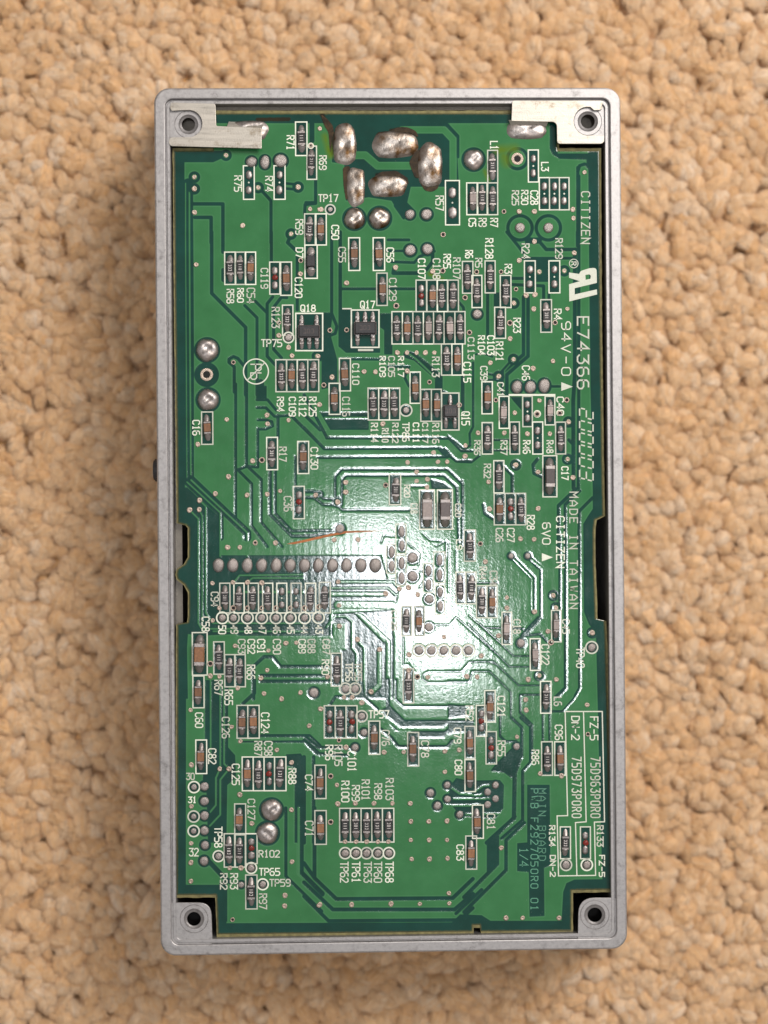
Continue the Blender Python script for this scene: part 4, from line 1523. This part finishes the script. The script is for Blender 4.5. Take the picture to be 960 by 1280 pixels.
def transistor(x0, y0, x1, y1, top, bot):
    cx, cy = (x0 + x1) / 2, (y0 + y1) / 2
    Wd, L = (x1 - x0) * U, (y1 - y0) * U
    b = bplace('transistor', box_mesh('transistor', Wd * 0.80, L * 0.33, 0.00010, 0.0011, 0.00010, 0.92), EPOXY, cx, cy, ZG, BROT)
    sub('body_seam', box_mesh('body_seam', Wd * 0.815, L * 0.345, 0.00055, 0.00062), BIGCAP, b, (0, 0, 0))
    for s, xs in ((1, top), (-1, bot)):
        for x in xs:
            sub('lead', box_mesh('lead', Wd * 0.15, L * 0.20, 0.00002, 0.00030, 0.00005), SOLDER, b, (x * Wd, s * L * 0.235, 0))
            sub('solder_fillet', random.choice(FILL), None, b, (x * Wd, s * L * 0.22, 0), 0 if s > 0 else math.pi, (0.78, L * 0.24 / 0.00105, 0.8))
    mk = []
    for k in range(3):
        mk.append(([(cx - 6 + k * 4.4, cy - 2.4), (cx - 3.6 + k * 4.4, cy - 2.4), (cx - 3.6 + k * 4.4, cy + 2.2), (cx - 6 + k * 4.4, cy + 2.2)], k == 1, 0))
    me = strokes_mesh('value_print', mk, 0.6, 0.001105)
    me.transform(Matrix.Translation((-WA((cx, cy), 0.001105)[0], -WA((cx, cy), 0.001105)[1], 0)))
    sub('value_print', me, BIGCAP, b, (0, 0, 0))
    v, f = [], []
    ribbon([(x0, y0), (x1, y0), (x1, y1), (x0, y1)], 1.7, True, ZS + zjit(), v, f)
    bpart('outline_print', mesh('outline_print', v, f), SILK)


for k, x0, y0, x1, y1 in CH:
    cx, cy, ln, wd = (x0 + x1) / 2, (y0 + y1) / 2, y1 - y0, x1 - x0
    if k in 'rcw':
        chip(k, cx, cy, ln, wd)
    elif k in 'eg':
        bare(k, cx, cy, ln, wd)
    elif k == 'D':
        diode(cx, cy, ln, wd)
    else:
        large(k, cx, cy, ln, wd)
    sl = 0.4                                  # the board's half-degree turn
    v, f = [], []
    ribbon([(x0, y0), (x1, y0 - 0.1), (x1 + sl * 0.5, y1 - 0.1), (x0 + sl * 0.5, y1)], 1.5, True, ZS + zjit(), v, f)
    bpart('outline_print', mesh('outline_print', v, f), SILK)
transistor(369.7, 391.7, 403.3, 438.3, (-0.28, 0.28), (-0.28, 0.0, 0.28))
transistor(439.2, 387.5, 473.7, 434.2, (-0.28, 0.0, 0.28), (-0.28, 0.28))
transistor(552, 491.3, 573.7, 537.5, (0.0,), (-0.26, 0.26))

# ------------------------------------------------------------------ lettering
for t, m_, *b in LABELS:
    txt = b[4].replace('_', ' ')
    (x0, y0), (x1, y1) = tp(t, float(b[0]), float(b[1])), tp(t, float(b[2]), float(b[3]))
    big = txt in ('E74366',)
    thin = txt in ('94V-0', '6V0', 'MADE IN TAIWAN') or (txt == 'CITIZEN')
    wd = 1.9 if big else 1.4 if thin else 1.42
    bpart('printed_label', strokes_mesh('printed_label', text_strokes(txt, (x0 + 0.7, y0 + 0.7, x1 - 0.7, y1 - 0.7), m_), wd, ZS + 0.00003 + zjit()), SILK)
for txt, box in (('MAIN BOARD', (673.5, 986, 682, 1077)), ('PWB F2927050R0 01', (663.6, 986, 672.4, 1139)), ('1/4', (649.6, 1060, 659.8, 1083))):
    bpart('etched_label', strokes_mesh('etched_label', text_strokes(txt, box, 'v'), 1.05, ZB - 0.00001), COPPER_TXT)
for i, (c, r) in enumerate(RINGS):
    bpart('ring_print', ring('ring_print', c, r, 1.8, ZS + zjit(), 24), SILK)

# date code of dashes, like a seven-segment display, reading downwards
SEG = {'2': 'abged', '0': 'abcdef', '3': 'abgcd'}
v, f = [], []
for ch, y in zip('200003', (97, 250, 400, 548, 700, 852)):
    def q(a, h, y=y):                          # a along the figure 0..1, h up the figure 0..1
        return tp('Z', 340 + h * 165, y + a * 105 + h * 42)
    g = 0.13
    S7 = {'a': ((g, 1), (1 - g, 1)), 'g': ((g, .5), (1 - g, .5)), 'd': ((g, 0), (1 - g, 0)), 'f': ((0, .5 + g), (0, 1 - g)),
          'b': ((1, .5 + g), (1, 1 - g)), 'e': ((0, g), (0, .5 - g)), 'c': ((1, g), (1, .5 - g))}
    for s in SEG[ch]:
        ribbon([q(*S7[s][0]), q(*S7[s][1])], 1.7, False, ZS + 0.00003, v, f)
bpart('date_code_print', mesh('date_code_print', v, f), SILK)

# certification mark, registered sign, triangles, lead-free mark, table frames
lg = rounded(pts_of('z', '160,435 340,462 365,410 520,360 650,350 655,620 260,715 262,825 655,735 660,825 165,950 160,645 355,590 160,530'),
             [0, 0, 3, 2, 7, 0, 0, 0, 0, 0, 0, 0, 0, 0], 4)
bpart('logo_print', prism('logo_print', lg, ZS + 0.00001, ZS + 0.00004, 0, [pts_of('z', '450,480 520,468 548,492 540,548 455,565')]), SILK)
rc = tp('F', 627, 180)
bpart('ring_print', ring('ring_print', rc, 5.4, 1.1, ZS + 0.00003), SILK)
bpart('printed_label', strokes_mesh('printed_label', text_strokes('R', (rc[0] - 2.9, rc[1] - 2, rc[0] + 2.9, rc[1] + 2.2), 'v'), 1.1, ZS + 0.00004), SILK)
for tri in (pts_of('F', '556,858 622,884 556,908'), pts_of('L', '445,98 508,122 445,145')):
    bpart('triangle_print', mesh('triangle_print', [W(x, y, ZS + 0.00003) for x, y in tri], [(0, 1, 2)]), SILK)
pc = tp('D', 594, 797)
bpart('ring_print', ring('ring_print', pc, 15.6, 1.5, ZS + 0.000030, 40), SILK)
bpart('printed_label', strokes_mesh('printed_label', text_strokes('Pb', (pc[0] - 6.5, pc[1] - 9, pc[0] + 6.5, pc[1] + 10), 'v'), 1.5, ZS + 0.000036), SILK)
bpart('slash_print', strokes_mesh('slash_print', [([(pc[0] - 11, pc[1] + 11), (pc[0] + 11, pc[1] - 11)], False, 0)], 1.4, ZS + 0.000046), SILK)
fr = pts_of('O', '578,180 790,180 803,810 745,812') + pts_of('R', '752,385 540,388 532,45') + pts_of('O', '592,775')
dv = pts_of('O', '683,184 698,810 637,815') + pts_of('R', '645,382')
bpart('table_print', strokes_mesh('table_print', [(fr, True, 0), (dv, False, 1)], 1.4, ZS + 0.00003), SILK)
for wl, wd in ((pts_of('T', '525,368 915,368'), 2.4), (pts_of('P', '535,147 592,147'), 1.6), (pts_of('S', '710,405 815,405'), 2.6), (pts_of('S', '590,95 655,95'), 1.7)):
    bpart('line_print', strokes_mesh('line_print', [(wl, False, 0)], wd, ZS + 0.00005), SILK)

for t, x0, y0, x1, y1 in (('V', 158, 352, 240, 588), ('V', 158, 602, 240, 842), ('V', 85, 515, 154, 745), ('V', 462, 575, 552, 822), ('W', 440, 10, 520, 262), ('V', 378, 668, 458, 900)):
    a, b = tp(t, x0, y0), tp(t, x1, y1)
    v, f = [], []
    ribbon([a, (b[0], a[1]), b, (a[0], b[1])], 1.2, True, ZS + 0.00004 + zjit(), v, f)
    bpart('outline_print', mesh('outline_print', v, f), SILK)

# ------------------------------------------------------------------ joints, vias, holes
for i, (c, r) in enumerate(PADS):
    bplace('solder_pad', FLATD[i % 4], None, c[0], c[1], ZG, random.uniform(0, 6.28), (r * U, r * U, r * U * random.uniform(0.35, 0.6)))
for i, (c, a, b) in enumerate(OVALS):
    bplace('solder_joint', DOMES[i % 5], None, c[0], c[1], ZG, BROT + random.choice((0, math.pi)), (a * U * 1.04, b * U * 1.04, a * U * random.uniform(0.45, 0.65)))
for i, p in enumerate(VIAS):
    r = random.uniform(2.9, 3.7) * U
    bplace('via', VIAM[i % 5], None, p[0], p[1], ZG + 0.00002, random.uniform(0, 6.28), (r, r, r * random.uniform(0.3, 0.5)))
RIMM = dome('via_rim', 14, ((1.0, 0.0), (0.9, 0.6), (0.72, 0.7), (0.6, 0.3), (0.55, 0.05), (0.0, 0.04)))
RIMM.materials.append(VIA)
BORE_SHADE = dome('bore_shade', 12, ((1.0, 0.0), (0.97, 0.5), (0.6, 1.0), (0, 1.0)))  # black cap on the surface, painted in place of the hole's shade
BORE_SHADE.materials.append(HOLE_SHADE)
for i, p in enumerate(HOLES):
    r = random.uniform(2.9, 4.0) * U
    o = bplace('via_hole', RIMM, None, p[0], p[1], ZB + 0.000001, 0, (r, r, r * 0.4))
    sub('bore_shade', BORE_SHADE, None, o, (0, 0, 0.06), 0, (0.58, 0.58, 0.06))
# the two larger drilled holes
for t, x, y, rr, rb in (('C', 305, 450, 44, 22), ('D', 312, 815, 46, 23)):
    c = tp(t, x, y)
    s = TILES[t][2] * U
    o = bplace('mounting_hole', RIMM, VIA, c[0], c[1], ZB + 0.000001, 0, (rr * s * 0.8, rr * s * 0.8, 0.00012))
    sub('bore_shade', BORE_SHADE, None, o, (0, 0, 0.06), 0, (rb / rr / 0.8, rb / rr / 0.8, 0.1))


def blob(name, cx, cy, hx, hy, h, seed, m_, burn=None):
    """hand-soldered joint: uneven rounded mound"""
    r = random.Random(seed)
    n, mrings = 40, 10
    ph = [r.uniform(0, 6.28) for _ in range(8)]
    v, f = [], []
    for k in range(mrings + 1):
        q_ = 1 - k / mrings
        for i in range(n):
            t = 2 * math.pi * i / n
            e = 3.2                             # stadium-like outline
            rr = (abs(math.cos(t)) ** e + abs(math.sin(t)) ** e) ** (-1 / e)
            x, y = hx * rr * math.cos(t) * q_, hy * rr * math.sin(t) * q_
            if hx > hy:
                sx_ = math.copysign(max(abs(math.cos(t)) * hy * q_, 0), math.cos(t)) + math.copysign(min(1, abs(math.cos(t)) * 2.2), math.cos(t)) * (hx - hy) * q_
                x, y = sx_, hy * math.sin(t) * q_
            else:
                sy_ = math.sin(t) * hx * q_ + math.copysign(min(1, abs(math.sin(t)) * 2.2), math.sin(t)) * (hy - hx) * q_
                x, y = hx * math.cos(t) * q_, sy_
            z = h * (1 - q_ ** 2.6) ** 0.62
            z *= 1 + 0.13 * math.sin(x / hx * 3 + ph[0]) * math.cos(y / hy * 3.5 + ph[1]) + 0.10 * math.sin(x / hx * 6 + ph[2]) * math.sin(y / hy * 7 + ph[3])
            z -= 0.20 * h * math.exp(-((x - hx * 0.1) ** 2 + (y - hy * 0.1) ** 2) / (0.10 * hx * hy))
            wv_ = 1 + 0.025 * math.sin(3 * t + ph[4]) + 0.02 * math.sin(5 * t + ph[5])
            v.append((x * wv_, y * wv_, z))
    for k in range(mrings):
        for i in range(n):
            j = (i + 1) % n
            f.append((k * n + i, k * n + j, (k + 1) * n + j, (k + 1) * n + i))
    me = mesh(name, v, f, True)
    return bplace(name, me, m_, cx, cy, ZG, BROT)


BLOBS = [('B', 233, 368, 66, 122, 1), ('B', 520, 370, 134, 78, 1), ('B', 720, 487, 72, 130, 1), ('B', 295, 612, 54, 114, 1), ('B', 478, 607, 112, 63, 1),
         ('B', 288, 793, 60, 62, 1), ('B', 432, 790, 62, 62, 1), ('C', 55, 455, 58, 60, 0), ('D', 315, 675, 64, 66, 0), ('G', 320, 90, 61, 61, 0),
         ('M', 683, 742, 61, 62, 0), ('M', 660, 875, 61, 62, 0)]
for i, (t, x, y, a, b, burnt) in enumerate(BLOBS):
    s = TILES[t][2] * U
    c = tp(t, x, y)
    blob('solder_joint', c[0], c[1], a * s, b * s, min(a, b) * s * (0.27 if i < 5 else 0.45), 60 + i, SOLDER_BURNT if burnt else SOLDER)

# burnt flux beside the hand-soldered joints: thin uneven crusts
for i, (t, pts_) in enumerate((('B', '97,195 135,225 165,262 172,300 160,330 150,420 140,300 115,255'), ('B', '480,312 500,286 540,272 590,270 640,292 655,330 600,300 560,300'),
                               ('B', '600,470 628,420 660,395 668,560 640,560 618,520'), ('B', '655,570 700,612 745,612 775,575 765,622 730,640 690,632'),
                               ('B', '222,500 262,490 262,660 240,690 226,600'), ('B', '395,560 440,525 530,520 590,560 600,600 560,556 480,548'))):
    me = prism('burnt_flux', rounded(pts_of(t, pts_), 3, 4), ZG + 0.00001, ZB + 0.00006 + i * 0.000004)
    bpart('burnt_flux', me, FLUX)
# scratch through the mask down to the copper
me = prism('scratch', pts_of('H', '-100,914 -70,906 20,886 150,856 240,840 330,838 470,838 330,847 245,852 140,872 30,898 -60,916'), ZB - 0.00002, ZB + 0.00001)
bpart('scratch', me, SCRATCH)

# ------------------------------------------------------------------ soldered grounding brackets over the upper bosses
ZK = ZBOSS - 0.00003


def arc(cx, cy, r, a0, a1, n=14):
    return [(cx + r * math.cos(math.radians(a0 + (a1 - a0) * i / n)), cy + r * math.sin(math.radians(a0 + (a1 - a0) * i / n))) for i in range(n + 1)]


lo = rounded([(212.5, 129.0), (269, 130.2), (270, 158), (327, 160.5), (327.2, 187.2), (212, 183.0)], [4, 3, 2, 2, 3, 4], 4)
# open slot on the wall side: two prongs round the screw hole
l_out = [p for p in rounded([(214, 128.6), (269.5, 130.2), (270.3, 158), (327, 160.3), (327.2, 187.3)], [3, 3, 2, 2, 3], 4)]
l_out += rounded([(320, 187.2), (213, 183.0), (211, 178), (213, 172.2), (230, 172.0)], [0, 4, 2, 3, 0], 4)[1:]
l_out += arc(236, 155, 17.0, 95, -95) + rounded([(228, 138.2), (214, 139.2), (212.5, 134), (214, 128.8)], [0, 3, 2, 0], 4)
bl = bpart('bracket', prism('bracket', l_out, ZK, ZK + 0.00028, 0.00005), TIN)
r_out = rounded([(753, 126.2), (640, 126.2), (639, 151.8), (692, 152.8), (695.6, 156), (696.2, 180.2), (754, 180.2), (755, 172)], [3, 3, 1, 2, 2, 4, 4, 2], 4)
r_out += arc(734.5, 152.0, 18.0, 80, 280) + rounded([(742, 138.4), (751, 138.2), (754.5, 133)], [0, 3, 3], 4)
br = bpart('bracket', prism('bracket', r_out, ZK, ZK + 0.00028, 0.00005), TIN)


def bent_tab(a, b, c, d, name):
    """strip running from the bracket's edge down to the board and its solder"""
    p = [W(*a, ZK + 0.0002), W(*b, ZK + 0.0002), W(*c, ZB + 0.00012), W(*d, ZB + 0.00012)]
    p2 = [(x, y, z - 0.00022) for x, y, z in p]
    return mesh(name, p + p2, [(0, 1, 2, 3), (7, 6, 5, 4), (0, 4, 5, 1), (1, 5, 6, 2), (2, 6, 7, 3), (3, 7, 4, 0)])


for par, tab, sb in ((bl, ((282, 163), (326, 163), (330, 154), (286, 152)), (311, 163, 25, 12.5)), (br, ((636, 150), (686, 150), (683, 158), (639, 158)), (658, 163.5, 25.5, 10.5))):
    me = bent_tab(*tab, 'tab')
    me.transform(BINV)
    obj('tab', me, par, TIN)
    blob('solder_joint', sb[0], sb[1], sb[2] * U, sb[3] * U, 0.00055, int(sb[0]), SOLDER)
